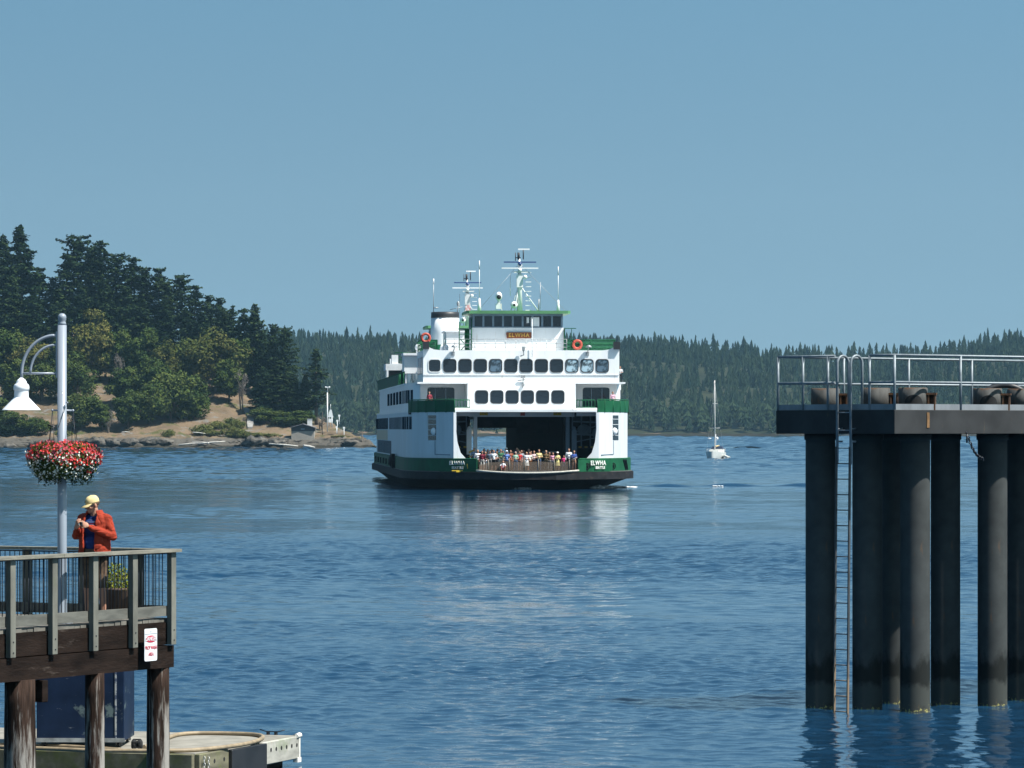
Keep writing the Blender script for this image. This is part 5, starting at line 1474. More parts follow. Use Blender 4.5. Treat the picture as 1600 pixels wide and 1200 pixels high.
# pile heads on the platform
M_can = mat('weathered_steel_can', (.072,.072,.068), .8, var=.4, scale=5, stretch=(2,2,.6)); add_layer(M_can, (.09,.05,.028), 4, .50, .64, zr=(.36,.44,-.3,.15), seed=2); add_layer(M_can, (.17,.08,.035), 3, .6, .68, amt=.7, seed=7)
M_rust = mat('rusty_steel', (.10,.045,.02), .9, var=.5, scale=6)
for i, (lb, x, y, arch) in enumerate((('near the left end of the platform, behind the second post',.75,2.65,0),('behind the ladder hoops',.75,1.25,0),('with a dark arch, right of the platform corner',.95,.42,1),('plain and pale, at the back of the middle bay',2.6,2.0,0),('with a dark arch, in the right bay',3.1,.42,1),('at the right edge of the platform',4.3,.6,0))):
    h = thing('pile_head', 'short round steel pile head '+lb, 'pile head', (*plw(x, y), ZD), PRZ-.9, 'pile heads on the platform')
    s = MB(); s.lathe([(.29,0),(.29,.43),(.27,.44),(.25,.43),(.25,.3)], 26); s.build('can', M_can, h)
    s = MB(); s.box(.30,.33,-.1,.1,0,.30); s.box(.42,.45,-.1,.1,0,.30); s.box(.33,.42,-.015,.015,0,.30); s.box(.27,.47,-.11,.11,.30,.34); s.build('anchor_stub', M_rust, h)
    if arch:
        s = MB(); n = 14
        for q in range(n):
            xa, xb = -.2+.4*q/n, -.2+.4*(q+1)/n; P = []
            for xx, top in ((xa,0),(xb,0),(xb,1),(xa,1)):
                th = -math.pi/2+xx/.295+.15; P.append((.295*math.cos(th), .295*math.sin(th), .10+(math.sqrt(max(0,.04-xx*xx)) if top else -.06)))
            s.poly(P)
        s.build('dark_arch', M_hole, h)
s = MB(); c = plw(6.6,1.6); s.tube([(x_*.55,0,.1+.42*math.sin(math.acos(max(-1,min(1,x_))))) for x_ in np.linspace(-1,1,17)], .06, 8)
o = s.build('tyre', M_frame); o.location = (*plw(4.55,1.3), ZD); o.rotation_euler = (0,0,.1); tag(o, 'dark curved tyre standing at the right edge of the platform', 'tyre')
# chain between piles
a = Vector((*plw(2.05,.0), 5.5)); b_ = Vector((*plw(2.78,.25), 5.0)); s = MB(); n = 15
prevp = None
for i in range(n):
    t = i/(n-1); p = a.lerp(b_, t)-Vector((0,0,.12*math.sin(math.pi*t))); p.z -= .0
    dd = (b_-a).normalized(); up = Vector((0,0,1)); sd_ = dd.cross(up).normalized() if i % 2 else up
    s.tube([p+dd*.045*math.cos(q)+sd_*.028*math.sin(q) for q in np.linspace(0,6.283,9)[:-1]], .011, 5, closed=True)
s.tube([a+Vector((0,0,.0)), a+Vector((0,0,-.18))], .02, 6)
o = s.build('chain', M_iron); tag(o, 'heavy black chain slung under the platform between two piles', 'chain')

# ------------------------------------------------------------------ sailboat
YS = 774; sb = thing('sailboat', 'white sailing yacht under bare mast seen bow-on', 'sailboat', (ax(1111,YS), YS, 0), R(-12))
M_hullw = mat('yacht_white', (.60,.62,.60), .4, var=.08, scale=1)
s = MB(); ringz = []
for z, k in ((-.3,.75),(.05,.86),(.7,.97),(1.15,1.0)):
    P = []
    for i in range(21):
        u = i/20; y = -.4*(z/1.15)+u*11; wv = 1.75*k*math.sin(math.pi*min(1,(.02+u*.86)))**.75; P.append((wv, y, z+.25*(1-u)**2*(z>.5)))
    ringz.append(P+[(-x_,y_,z_) for x_,y_,z_ in P[::-1]])
loft(s, ringz); b = len(s.v); s.v += ringz[-1]; s.face(range(b,b+42)); s.build('hull', M_hullw, sb)
s = MB(); s.prism([(-.9,3),(.9,3),(1.1,6.5),(-1.1,6.5)],1.15,1.65); s.prism([(-1.2,6.5),(1.2,6.5),(1.2,8.2),(-1.2,8.2)],1.15,1.75); s.build('cabin', mat('yacht_deck', (.75,.74,.70), .5), sb)
s = MB(); s.prism_y([(-1.2,1.7),(1.2,1.7),(.9,2.3),(-.9,2.3)],6.9,8.3); s.build('spray_hood', mat('navy_canvas', (.03,.05,.10), .8), sb)
s = MB(); s.tube([(0,4.6,1.4),(-.05,4.65,14.7)], [.10,.07], 8)
s.tube([(-.95,4.6,5.7),(.95,4.6,5.75)], .04, 5); s.tube([(-.5,4.6,10.3),(.5,4.6,10.3)], .035, 5); s.tube([(-.05,4.65,14.6),(-.2,4.6,14.3),(-.15,4.6,13.6)], .05, 5); s.build('mast', mat('mast_alloy', (.62,.62,.60), .4, var=.1), sb)
s = MB(); s.tube([(0,4.9,2.3),(0,9,2.4)], .16, 8); s.build('furled_sail', mat('sail_cover', (.5,.38,.2), .8), sb)
s = MB()
for a_ in ((0,-.2,1.4),(1.6,4.6,1.2),(-1.6,4.6,1.2),(0,10.4,1.3)): s.tube([a_,(-.05,4.6,14.4)], .012, 4)
s.build('rigging', M_steel, sb)
s = MB()
for y in (0,2,4,6,8,10):
    w_ = 1.6*math.sin(math.pi*min(1,(.04+y/11*.85)))**.75
    for sg in (1,-1): s.tube([(sg*w_,y,1.2),(sg*w_,y,1.85)], .02, 4)
for sg in (1,-1): s.tube([(sg*1.6*math.sin(math.pi*min(1,(.04+y/11*.85)))**.75,y,1.85) for y in range(0,11)], .015, 4)
s.build('lifeline', M_steel, sb)
s = MB(); s.tube([(-.7,9.8,1.3),(-.7,9.8,4.6)], .05, 6); s.ball((.45,4.3,3.8),(.25,.25,.3)); s.ball((-1.0,4.4,3.8),(.35,.2,.1)); s.build('radar_pole', M_white, sb)
for px_c, c, lb in ((1104,(.55,.32,.12),'tan jacket'),(1120,(.75,.75,.72),'white top')): pass
dg_ = MB(); dg_.tube([(2.6,5.5,.25),(2.3,3.7,.45),(2.0,3.2,.6),(1.7,3.7,.45),(1.5,5.5,.25)], [.18,.2,.2,.2,.18], 8); dg_.box(1.5,2.6,3.9,5.5,.12,.2)
o = dg_.build('inflatable_dinghy', mat('dinghy_grey', (.55,.55,.52), .6)); o.location = sb.location; o.rotation_euler = sb.rotation_euler; tag(o, 'small pale inflatable dinghy alongside the sailing yacht', 'dinghy')

# ------------------------------------------------------------------ small things on the island shore
def onisl(px, d): Y = 1213+d; X = ax(px, Y); return X, Y, hi(X, Y)
X, Y, Z = onisl(473, 9)
hut = thing('hut', 'small grey boat hut with low gabled roof on the island shore', 'hut', (X, Y, 2.55))
s = MB(); s.box(-3.35,3.35,0,6,-.8,2.35); s.build('wall', mat('hut_wall', (.27,.25,.22), .9, var=.15, scale=.6), hut)
s = MB(); s.prism_y([(-3.4,2.35),(3.4,2.35),(3.4,3.35),(0,4.35),(-3.4,3.35)], -.03, 6); s.build('gable', mat('hut_dark_boards', (.05,.055,.06), .9, var=.2), hut)
s = MB()
for sg in (1,-1): s.bar((0,2.8,4.50),(sg*3.95,2.8,3.32),7.0,.14,up=(0,0,1))
s.build('roof', mat('hut_roof', (.17,.17,.18), .9, var=.2), hut)
s = MB(); s.box(-.55,.55,-.1,-.05,2.8,3.2); s.build('window', M_glassb, hut)
s = MB(); s.box(-3.4,3.6,-.25,0,-.95,-.6); s.build('sill_beam', M_white2, hut)
X, Y, Z = onisl(484, 24)
s = MB(); s.box(-.7,.7,-.5,.5,-.3,1.9); s.box(-.8,.8,-.6,.6,1.9,2.0); o = s.build('white_cabinet', M_white2); o.location = (X,Y,az(665,Y)); tag(o, 'pale box cabinet standing up the slope behind the hut', 'cabinet')
X, Y, Z = onisl(511.5, 24)
nav = thing('signal_mast', 'slim white signal mast with cross-shaped head on the island point', 'mast', (X, Y, Z))
ztop = az(605, Y)-Z
s = MB(); s.tube([(0,0,-.5),(0,0,ztop-1.6)], [.22,.16], 8); s.build('pole', M_white, nav)
s = MB(); s.tube([(.1,0,ztop-1.6),(.15,0,ztop)], .06, 5); s.bar((-.55,0,ztop),(.65,0,ztop),.2,.25); s.ball((-.5,0,ztop),.25,8,6); s.ball((.6,0,ztop),.25,8,6); s.build('head', M_white, nav)
X, Y, Z = onisl(516, 22)
s = MB(); s.tube([(-.3,0,-2),(-.2,0,2.5)],.1,6); s.tube([(.5,0,-2),(.3,0,2.5)],.1,6); s.prism_y([(-.6,1.2),(.8,1.2),(.6,2.4),(.35,3.4),(-.05,3.4),(-.45,2.4)],-.3,.3); s.box(-.5,.7,-.4,.4,-.4,.7); s.tube([(.1,0,3.4),(.1,0,5)],.06,5)
o = s.build('light_beacon', M_white); o.location = (X,Y,az(658,Y)); tag(o, 'squat white light beacon beside the signal mast', 'beacon')
for i, (px, py0, py1, lb) in enumerate(((527,656,672,'tallest white post on the point, right of the beacon'),(530,648,655,'white post at the crest of the point'),(537.5,667,679,'lone white post low on the point'),(526,666,673,'short white post below the crest'),(519,650,660,'thin white post next to the beacon'))):
    X, Y, Z = onisl(px, 16); s = MB(); h_ = (py1-py0)/F*Y; s.tube([(0,0,-1.5),(0,0,h_)], .11, 6); s.box(-.3,.3,-.1,.1,h_-.5,h_); o = s.build('marker_post', M_white); o.location = (X,Y,az(py1,Y)); tag(o, lb, 'post', 'white marker posts on the island point')
X, Y, Z = onisl(566, 3); s = MB(); s.tube([(0,0,-4),(0,0,3)], .16, 6); s.box(-.25,.25,-.1,.1,1.2,1.7); s.box(-.25,.25,-.1,.1,2.6,3.1); o = s.build('channel_marker', M_barkg); o.location = (X,Y,az(690,Y)); tag(o, 'thin wooden marker post with boards at the island tip', 'marker')
X, Y, Z = onisl(504, 14); s = MB(); s.tube([(0,0,-1),(0,0,7)], .08, 5); o = s.build('wooden_pole', M_bark); o.location = (X,Y,Z); tag(o, 'thin dark wooden pole between hut and signal mast', 'pole')
def footbridge(px0, px1, py, label, posts):
    a = at(px0, py, 1217); b = at(px1, py+.5, 1217); t_ = thing('footbridge', label, 'footbridge', tuple(a))
    s = MB(); s.bar((0,0,0), tuple(b-a), .9, .22); s.build('walkway', M_gplank, t_)
    for px in posts:
        x = ax(px,1217)-a.x; s = MB(); s.tube([(x,0,-3),(x,0,0)], .13, 6); s.build('leg', M_barkg, t_)
footbridge(412, 456, 685.6, 'low timber footbridge left of the hut', (420,436,450))
footbridge(515, 553, 687.5, 'low timber walkway right of the hut on rocks', (516,528,540,552))
def logs(px0, py0, px1, py1, r, label):
    Y = 1212; a = at(px0,py0,Y); b = at(px1,py1,Y+1.5); s = MB(); m_ = a.lerp(b,.5)+Vector((0,0,.1)); s.tube([a,m_,b], [r,r*.85,r*.45], 7); o = s.build('driftwood_log', mat_drift); tag(o, label, 'log', 'driftwood logs on the beach'); return o
mat_drift = mat('bleached_driftwood', (.50,.48,.44), .9, var=.3, scale=1)
logs(279,695.5,322,691.5,.30,'longest bleached log of the tangled driftwood pile')
logs(310,693.5,352,689.5,.22,'bleached log crossing the right end of the driftwood pile')
logs(300,690.5,345,693,.16,'thin bleached log lying across the driftwood pile')
logs(324,691,329,697,.2,'short broken log stub pointing down from the driftwood pile')
logs(420,693.5,466,697,.26,'long white log on the beach left below the hut')
logs(474,696.5,492,699,.38,'short thick white log right below the hut')
logs(301,675.5,321,677.5,.15,'thin pale log high on the bank above the driftwood')
logs(190,675.4,203,675,.13,'small pale log on the grassy ledge')
# boulders
def boulder(px, py, r, label, seed):
    Y = 1214; s = MB(); rd = random.Random(seed); s.ball((0,0,0),(r*2.3,r*1.3,r*.75),26,14)
    s.s = [False]*len(s.s)
    s.v = [(x+r*.5*mnoise.noise((x*.5+seed,y*.8,z*1.2)), y+r*.4*mnoise.noise((y*.9,x*.6+seed,z)), z*(1+.3*mnoise.noise((x*.5,y,seed)))+.45*r*mnoise.noise((x*.55,y*.3,z*.5+seed))+.14*r*mnoise.noise((x*2.2,y,z*3+seed))) for x,y,z in s.v]
    o = s.build('boulder', rockm); o.location = at(px,py,Y); tag(o, label, 'boulder', 'boulders on the island shore')
rockm = mat('shore_rock', (.10,.092,.080), .95, var=.6, scale=.5, bump=.2, bscale=1.5, spec=.1)
rockd = mat('dark_shore_rock', (.05,.047,.042), .95, var=.5, scale=.8)
for a in ((150,691,1.9,'long humped rock at the water behind the flower basket',1),(178,692,1.6,'grey rock left end of the grassy ledge',2),(205,691,1.5,'rock with dark cleft below the grassy ledge',3),(232,690,1.6,'grey rock under the low dark shore tree',4),(254,690,1.4,'rock left of the driftwood pile',5),(64,694,1.5,'pale rock at the left water edge',6),(12,697,1.2,'flat rock beneath the lamp shade',7),(396,690,1.9,'broad grey rock below the footbridge',8),(430,692,1.4,'grey rock under the footbridge legs',9),(548,692,1.3,'rock near the end of the timber walkway',10),(228,698.5,.6,'small pale stone at the water edge',11)): boulder(*a)
# ------------------------------------------------------------------ people
M_skin = mat('skin', (.42,.22,.15), .6, var=.12, scale=8, spec=.3)
M_skin2 = mat('tanned_skin', (.30,.15,.10), .6, var=.12, scale=8, spec=.3)
def capsule(s, a, b, r0, r1, n=10):
    a, b = Vector(a), Vector(b); d = b-a; L_ = d.length; d.normalize()
    pts = [a-d*r0*.85, a-d*r0*.5, a, b, b+d*r1*.5, b+d*r1*.85]; rs = [r0*.35, r0*.82, r0, r1, r1*.82, r1*.35]
    s.tube(pts, rs, n)
def fuse(s, name, voxel, smooth=2):
    """union of closed shapes into one continuous surface"""
    me = bpy.data.meshes.new('tmp'); me.from_pydata(s.v, [], s.f); me.update()
    bm = bmesh.new(); bm.from_mesh(me); bmesh.ops.recalc_face_normals(bm, faces=bm.faces[:]); bm.to_mesh(me); bm.free()
    o = bpy.data.objects.new('tmp', me); col.objects.link(o)
    md = o.modifiers.new('r', 'REMESH'); md.mode = 'VOXEL'; md.voxel_size = voxel; md.use_smooth_shade = True
    if smooth: sm = o.modifiers.new('s', 'SMOOTH'); sm.iterations = smooth; sm.factor = .5
    bpy.context.view_layer.update()
    r_ = bpy.data.meshes.new_from_object(o.evaluated_get(bpy.context.evaluated_depsgraph_get()))
    r_.name = name; bpy.data.objects.remove(o); bpy.data.meshes.remove(me)
    return r_
def seg_dist(P, a, b):
    a = np.array(a); b = np.array(b); ab = b-a; t = np.clip(((P-a)@ab)/(ab@ab+1e-9), 0, 1)
    return np.linalg.norm(P-(a+t[:,None]*ab), axis=1)
def assign(me, segs, nm):
    """material per face from the nearest limb segment: segs = [(a,b,r,mat index)]"""
    n = len(me.polygons); c = np.empty(n*3, dtype=np.float32); me.polygons.foreach_get('center', c); c = c.reshape(-1,3)
    D = np.stack([seg_dist(c, a, b)-r for a, b, r, m in segs], 1)
    idx = np.array([m for *_, m in segs])[D.argmin(1)]
    me.polygons.foreach_set('material_index', idx.astype(np.int32)); me.polygons.foreach_set('use_smooth', np.ones(n, dtype=bool))

def crowd_pose(kind):
    """body 1.72 m tall facing -y. materials: 0 skin 1 top 2 bottoms 3 shoes"""
    S = []
    st = .09
    hipz, kz = .92, .50
    for sg in (1,-1):
        hx = sg*.09; fx = sg*(.12 if kind != 2 else .16); fy = 0 if not (kind == 3 and sg > 0) else -.12
        S.append(((hx,0,hipz-.04),(fx*.95,fy*.4-.01,kz),.085,.06,2)); S.append(((fx*.95,fy*.4-.01,kz),(fx,fy+.02,.10),.056,.04,5))
        S.append(((fx,fy+.03,.045),(fx+sg*.02,fy-.14,.035),.045,.035,3))
    S += [((-.06,0,.93),(.06,0,.93),.12,.12,2), ((0,0,1.0),(0,0,1.15),.125,.13,1), ((-.07,0,1.30),(.07,0,1.30),.115,.115,1), ((-.13,0,1.40),(.13,0,1.40),.065,.065,1),
          ((0,.0,1.44),(0,-.01,1.53),.052,.05,0), ((0,-.01,1.615),(0,-.015,1.66),.082,.085,0), ((0,-.035,1.565),(0,-.03,1.60),.052,.06,0), ((0,-.10,1.60),(0,-.085,1.635),.014,.010,0)]
    for sg in (1,-1):
        sh = (sg*.185,0,1.40)
        if kind == 0: el, ha = (sg*.235,.02,1.13), (sg*.24,-.05,.88)
        elif kind == 1: el, ha = (sg*.25,.04,1.14), (sg*.06,-.22,1.12)
        elif kind == 2: el, ha = (sg*.30,.08,1.17), (sg*.17,-.03,1.00)
        elif kind == 3: el, ha = ((sg*.24,-.05,1.15), (sg*.08,-.22,1.30)) if sg > 0 else ((sg*.235,.02,1.13), (sg*.24,-.05,.88))
        elif kind == 4: el, ha = (sg*.27,-.16,1.30), (sg*.08,-.20,1.58)
        else: el, ha = (sg*.22,-.02,1.14), (-sg*.10,-.17,1.20)
        S.append((sh, el, .055, .045, 1)); S.append((el, ha, .042, .03, 4)); hv = (Vector(ha)-Vector(el)).normalized()
        S.append((ha, tuple(Vector(ha)+hv*.09), .032, .024, 0))
        S.append((tuple(Vector(ha)+hv*.02), tuple(Vector(ha)+hv*.06+Vector((-sg*.03,-.02,0))), .014, .011, 0))
    s = MB()
    for a, b, r0, r1, m in S: capsule(s, a, b, r0, r1, 8)
    for sg in (1,-1): s.ball((sg*.088,0,1.64),(.016,.022,.03),6,4)
    me = fuse(s, 'person', .021, 1)
    return me, [(a, b, (r0+r1)/2, m) for a, b, r0, r1, m in S]
POSES = [crowd_pose(k) for k in range(6)]
_cm = {}
def cmat(c):
    k = tuple(round(x,3) for x in c)
    if k not in _cm: _cm[k] = mat('cloth', k, .85, var=.2, scale=9, spec=.15)
    return _cm[k]
def crowd(px, headpy, y_f, pose, top, bot, label, long_s=False, long_p=True, hair=(.05,.03,.02), skirt=None, hat=None, rz=0.0, deck=1.72, kz=None, parent_group='passengers at the bow of the ferry', sit=False):
    # px -> ferry x at depth y_f
    c, sn = math.cos(PHI), math.sin(PHI)
    r_ = (px-800)/F
    x = (r_*(380+y_f*c)-1.50+y_f*sn)/(c-r_*sn)
    X = 1.50+x*c-y_f*sn; Y = 380+x*sn+y_f*c
    h = EYE-(headpy-HOR)*Y/F-deck
    k = h/1.76 if kz is None else kz
    me, segs = POSES[pose]; me = me.copy()
    for m in (M_skin, top, bot, cmat((.04,.035,.03))): me.materials.append(m)
    assign(me, [(a, b, r, (m if m < 4 else ((1 if long_s else 0) if m == 4 else (2 if long_p else 0)))) for a, b, r, m in segs], 4)
    o = bpy.data.objects.new('person', me); col.objects.link(o)
    o.location = (X, Y, deck); o.scale = (k*1.02 if k > .8 else k*1.1, k*1.02, k); o.rotation_euler = (0,0,PHI+rz)
    tag(o, label, 'person', parent_group)
    s = MB()
    if hat is None or True:
        s.ball((0,.018,1.665),(.098,.10,.088),9,6)
        if skirt is not None or hair[0] > .2: s.ball((0,.055,1.58),(.085,.06,.11),8,5)
        s.v = [(a, max(b, -.085+.5*max(0,1.66-c_)) if c_ < 1.70 else b, c_) for a, b, c_ in s.v]
        s.build('hair', cmat(hair), o)
    if hat is not None:
        s = MB(); s.lathe([(.13,1.70),(.135,1.705),(.10,1.715),(.095,1.77),(.05,1.80),(.001,1.805)], 10, (0,0,0)); s.v = [(a, b-(.05 if c_ < 1.712 and b < 0 else 0), c_) for a, b, c_ in s.v]
        s.build('hat', cmat(hat), o)
    if skirt is not None:
        s = MB(); s.lathe([(.25,.48),(.24,.5),(.17,.85),(.135,1.02),(.12,1.03)], 12); s.v = [(a, b*.75, c_) for a, b, c_ in s.v]; s.build('skirt', cmat(skirt), o)
    return o
W_ = cmat((.74,.76,.80)); DK = cmat((.025,.027,.035)); JN = cmat((.07,.11,.20)); GY = cmat((.22,.22,.22)); KH = cmat((.30,.25,.17))
BLK = cmat((.02,.02,.024))
people = [
 (741.0,699.5,4.6,0,cmat((.16,.24,.36)),DK,'person in blue-grey shirt standing behind the green bulwark at the left',{}),
 (746.5,702.5,3.6,3,W_,KH,'person in white shirt leaning by the yellow line at the left bulwark',dict(hair=(.3,.2,.1))),
 (753.5,704.0,3.0,0,cmat((.16,.02,.04)),cmat((.42,.40,.38)),'person in maroon jacket with pale shorts, first in the front row from the left',dict(long_s=True,long_p=False)),
 (758.5,705.5,3.2,1,BLK,W_,'person in black jacket with white trousers beside the maroon jacket',dict(long_s=True,hair=(.25,.18,.1))),
 (756.5,700.5,5.2,4,cmat((.12,.05,.05)),DK,'person in dark red behind the black jacket, hands raised to the face',dict(long_s=True)),
 (762.0,701.5,5.0,0,cmat((.30,.14,.11)),DK,'person in rust top behind, left of the man in white shirt',dict(hair=(.35,.25,.15))),
 (765.5,703.5,4.2,0,cmat((.13,.17,.24)),GY,'person in slate-blue top half hidden behind the white shirt',{}),
 (768.5,701.5,5.4,0,cmat((.25,.05,.06)),DK,'person in red top in the second row by the white shirt',{}),
 (771.5,703.0,2.8,2,W_,BLK,'person in white short-sleeved shirt and black shorts, hands on hips',dict(long_p=False)),
 (777.5,701.0,5.0,0,cmat((.10,.04,.05)),DK,'person in dark wine top behind, right of the white shirt',{}),
 (776.0,704.5,4.2,1,cmat((.35,.30,.30)),DK,'person in dull pink-grey top between white shirt and green jacket',dict(hair=(.25,.16,.1))),
 (782.5,701.5,3.2,1,cmat((.05,.16,.09)),cmat((.50,.48,.42)),'person in green jacket and pale trousers',dict(long_s=True)),
 (785.8,703.8,4.2,0,cmat((.42,.42,.35)),DK,'person in cream top behind the green jacket',dict(hair=(.3,.2,.1))),
 (790.8,700.0,4.8,0,W_,DK,'person in white shirt and white cap in the second row',dict(hat=(.75,.75,.75))),
 (791.8,704.2,2.9,2,cmat((.14,.24,.52)),cmat((.04,.06,.12)),'person in bright blue shirt and navy trousers in the front row',dict(hat=(.55,.6,.7))),
 (797.8,703.0,3.6,0,cmat((.30,.10,.06)),cmat((.28,.12,.07)),'person in rust-brown clothes right of the bright blue shirt',{}),
 (800.8,705.0,4.6,1,cmat((.22,.10,.09)),DK,'person in brown-red top in the second row before the gate post',dict(hair=(.3,.2,.12))),
 (805.6,705.5,2.8,1,cmat((.34,.52,.40)),JN,'person in pale green top and jeans',dict(hair=(.42,.42,.42))),
 (807.6,699.0,4.8,4,cmat((.09,.06,.09)),DK,'tall person in dark top taking a photograph over the others',dict(long_s=True)),
 (812.0,705.0,3.4,0,cmat((.50,.05,.05)),cmat((.3,.2,.16)),'person in bright red top beside the pale green top',{}),
 (810.0,702.0,4.4,0,cmat((.45,.38,.28)),DK,'person in beige top half hidden behind the red top',dict(hair=(.4,.3,.15))),
 (814.8,703.0,4.0,0,cmat((.30,.34,.38)),GY,'person in light grey top right of the red top',{}),
 (818.0,702.8,4.6,0,cmat((.24,.04,.05)),DK,'person in dark red top behind the white dress',{}),
 (822.8,706.0,2.8,1,W_,W_,'person in white dress carrying a black bag, first of two in white',dict(skirt=(.72,.72,.70),long_p=False,hair=(.3,.2,.1))),
 (826.2,700.8,4.8,0,cmat((.03,.05,.13)),DK,'person in navy top behind the two in white',{}),
 (827.8,705.8,3.1,0,cmat((.62,.62,.54)),cmat((.3,.13,.06)),'person in cream white blouse, second of two in white',dict(long_p=False)),
 (829.6,704.0,4.2,0,cmat((.28,.05,.06)),DK,'person in red-brown top at the shoulder of the cream blouse',{}),
 (834.4,704.0,3.4,1,cmat((.66,.52,.54)),BLK,'person in pale pink shirt and black trousers',{}),
 (842.2,702.0,2.8,1,cmat((.74,.62,.30)),JN,'person in yellow shirt and blue jeans',dict(hair=(.12,.08,.05))),
 (853.2,703.5,3.2,1,cmat((.13,.09,.045)),cmat((.10,.08,.05)),'person in olive-brown jacket right of the yellow shirt',dict(long_s=True,hair=(.35,.27,.18))),
 (858.5,706.0,3.6,0,cmat((.12,.06,.04)),GY,'person in dark brown top left of the pink top',dict(long_s=True)),
 (864.0,706.8,2.9,1,cmat((.70,.34,.46)),cmat((.16,.17,.22)),'person in pink top and slate trousers',dict(hair=(.15,.08,.05))),
 (871.2,706.5,2.8,5,cmat((.72,.64,.28)),cmat((.70,.60,.26)),'person in yellow dress with white headband',dict(skirt=(.72,.62,.26),long_p=False,hat=(.78,.76,.7))),
 (881.0,711.5,3.2,0,cmat((.62,.06,.22)),JN,'child in magenta top left of the tall white shirt',dict(hair=(.1,.05,.04))),
 (888.8,700.5,3.2,3,W_,BLK,'tall person in white shirt and black trousers near the right end',dict(long_s=True)),
 (897.0,703.8,2.6,5,cmat((.05,.10,.32)),cmat((.45,.25,.17)),'person in royal blue top with bare legs, last at the right of the gate',dict(long_s=True,long_p=False,hair=(.2,.11,.06))),
]
for (px, hy, yf, pose, top, bot, lb, kw) in people: crowd(px, hy, yf, pose, top, bot, lb, **kw)
# crouching child in front of the net
s = MB()
S = [((-.07,0,.22),(.07,0,.22),.11,.11,2),((0,0,.25),(0,-.08,.50),.12,.11,1),((0,-.08,.54),(0,-.10,.60),.04,.04,0),((0,-.12,.66),(0,-.12,.70),.085,.085,0)]
for sg in (1,-1): S += [((sg*.08,0,.22),(sg*.15,-.28,.36),.07,.055,2),((sg*.15,-.28,.36),(sg*.13,-.16,.06),.05,.04,0),((sg*.13,-.16,.04),(sg*.14,-.30,.03),.035,.03,3),((sg*.13,-.09,.52),(sg*.2,-.2,.38),.04,.035,1),((sg*.2,-.2,.38),(sg*.12,-.36,.38),.032,.026,0)]
for a, b, r0, r1, m in S: capsule(s, a, b, r0, r1, 8)
me = fuse(s, 'person', .02, 1)
for m in (M_skin, W_, cmat((.5,.08,.09)), BLK): me.materials.append(m)
assign(me, [(a,b,(r0+r1)/2,m) for a,b,r0,r1,m in S], 4)
o = bpy.data.objects.new('person', me); col.objects.link(o); o.location = FERRY.matrix_basis @ Vector((0,0,0)); Xc = ax(786,381.5); o.location = (Xc, 381.6, 1.72); o.scale = (1.25,1.25,1.25)
tag(o, 'child in white top and red shorts crouching before the netting', 'person', 'passengers at the bow of the ferry')
s = MB(); s.ball((0,-.10,.71),(.095,.10,.085),9,6); s.v=[(a, max(b,-.17+.5*max(0,.7-c_)), c_) for a,b,c_ in s.v]; s.build('hair', cmat((.05,.03,.02)), o)
# a few people on the upper decks
crowd(957.5,619.5,7.9,0,cmat((.68,.40,.50)),DK,'person in pink top on the right-hand balcony below the upper cabin',deck=7.36,parent_group='passengers on the upper decks',kz=.98,rz=.2)
crowd(969.0,572.0,23.5,1,W_,DK,'person in white shirt at the side rail right of the upper cabin',deck=9.97,parent_group='passengers on the upper decks',kz=.98,rz=-.2)
crowd(671.0,620.0,7.9,0,cmat((.30,.05,.07)),DK,'person in dark red top on the left-hand balcony behind the green rail',deck=7.36,parent_group='passengers on the upper decks',kz=.98,rz=-.3)

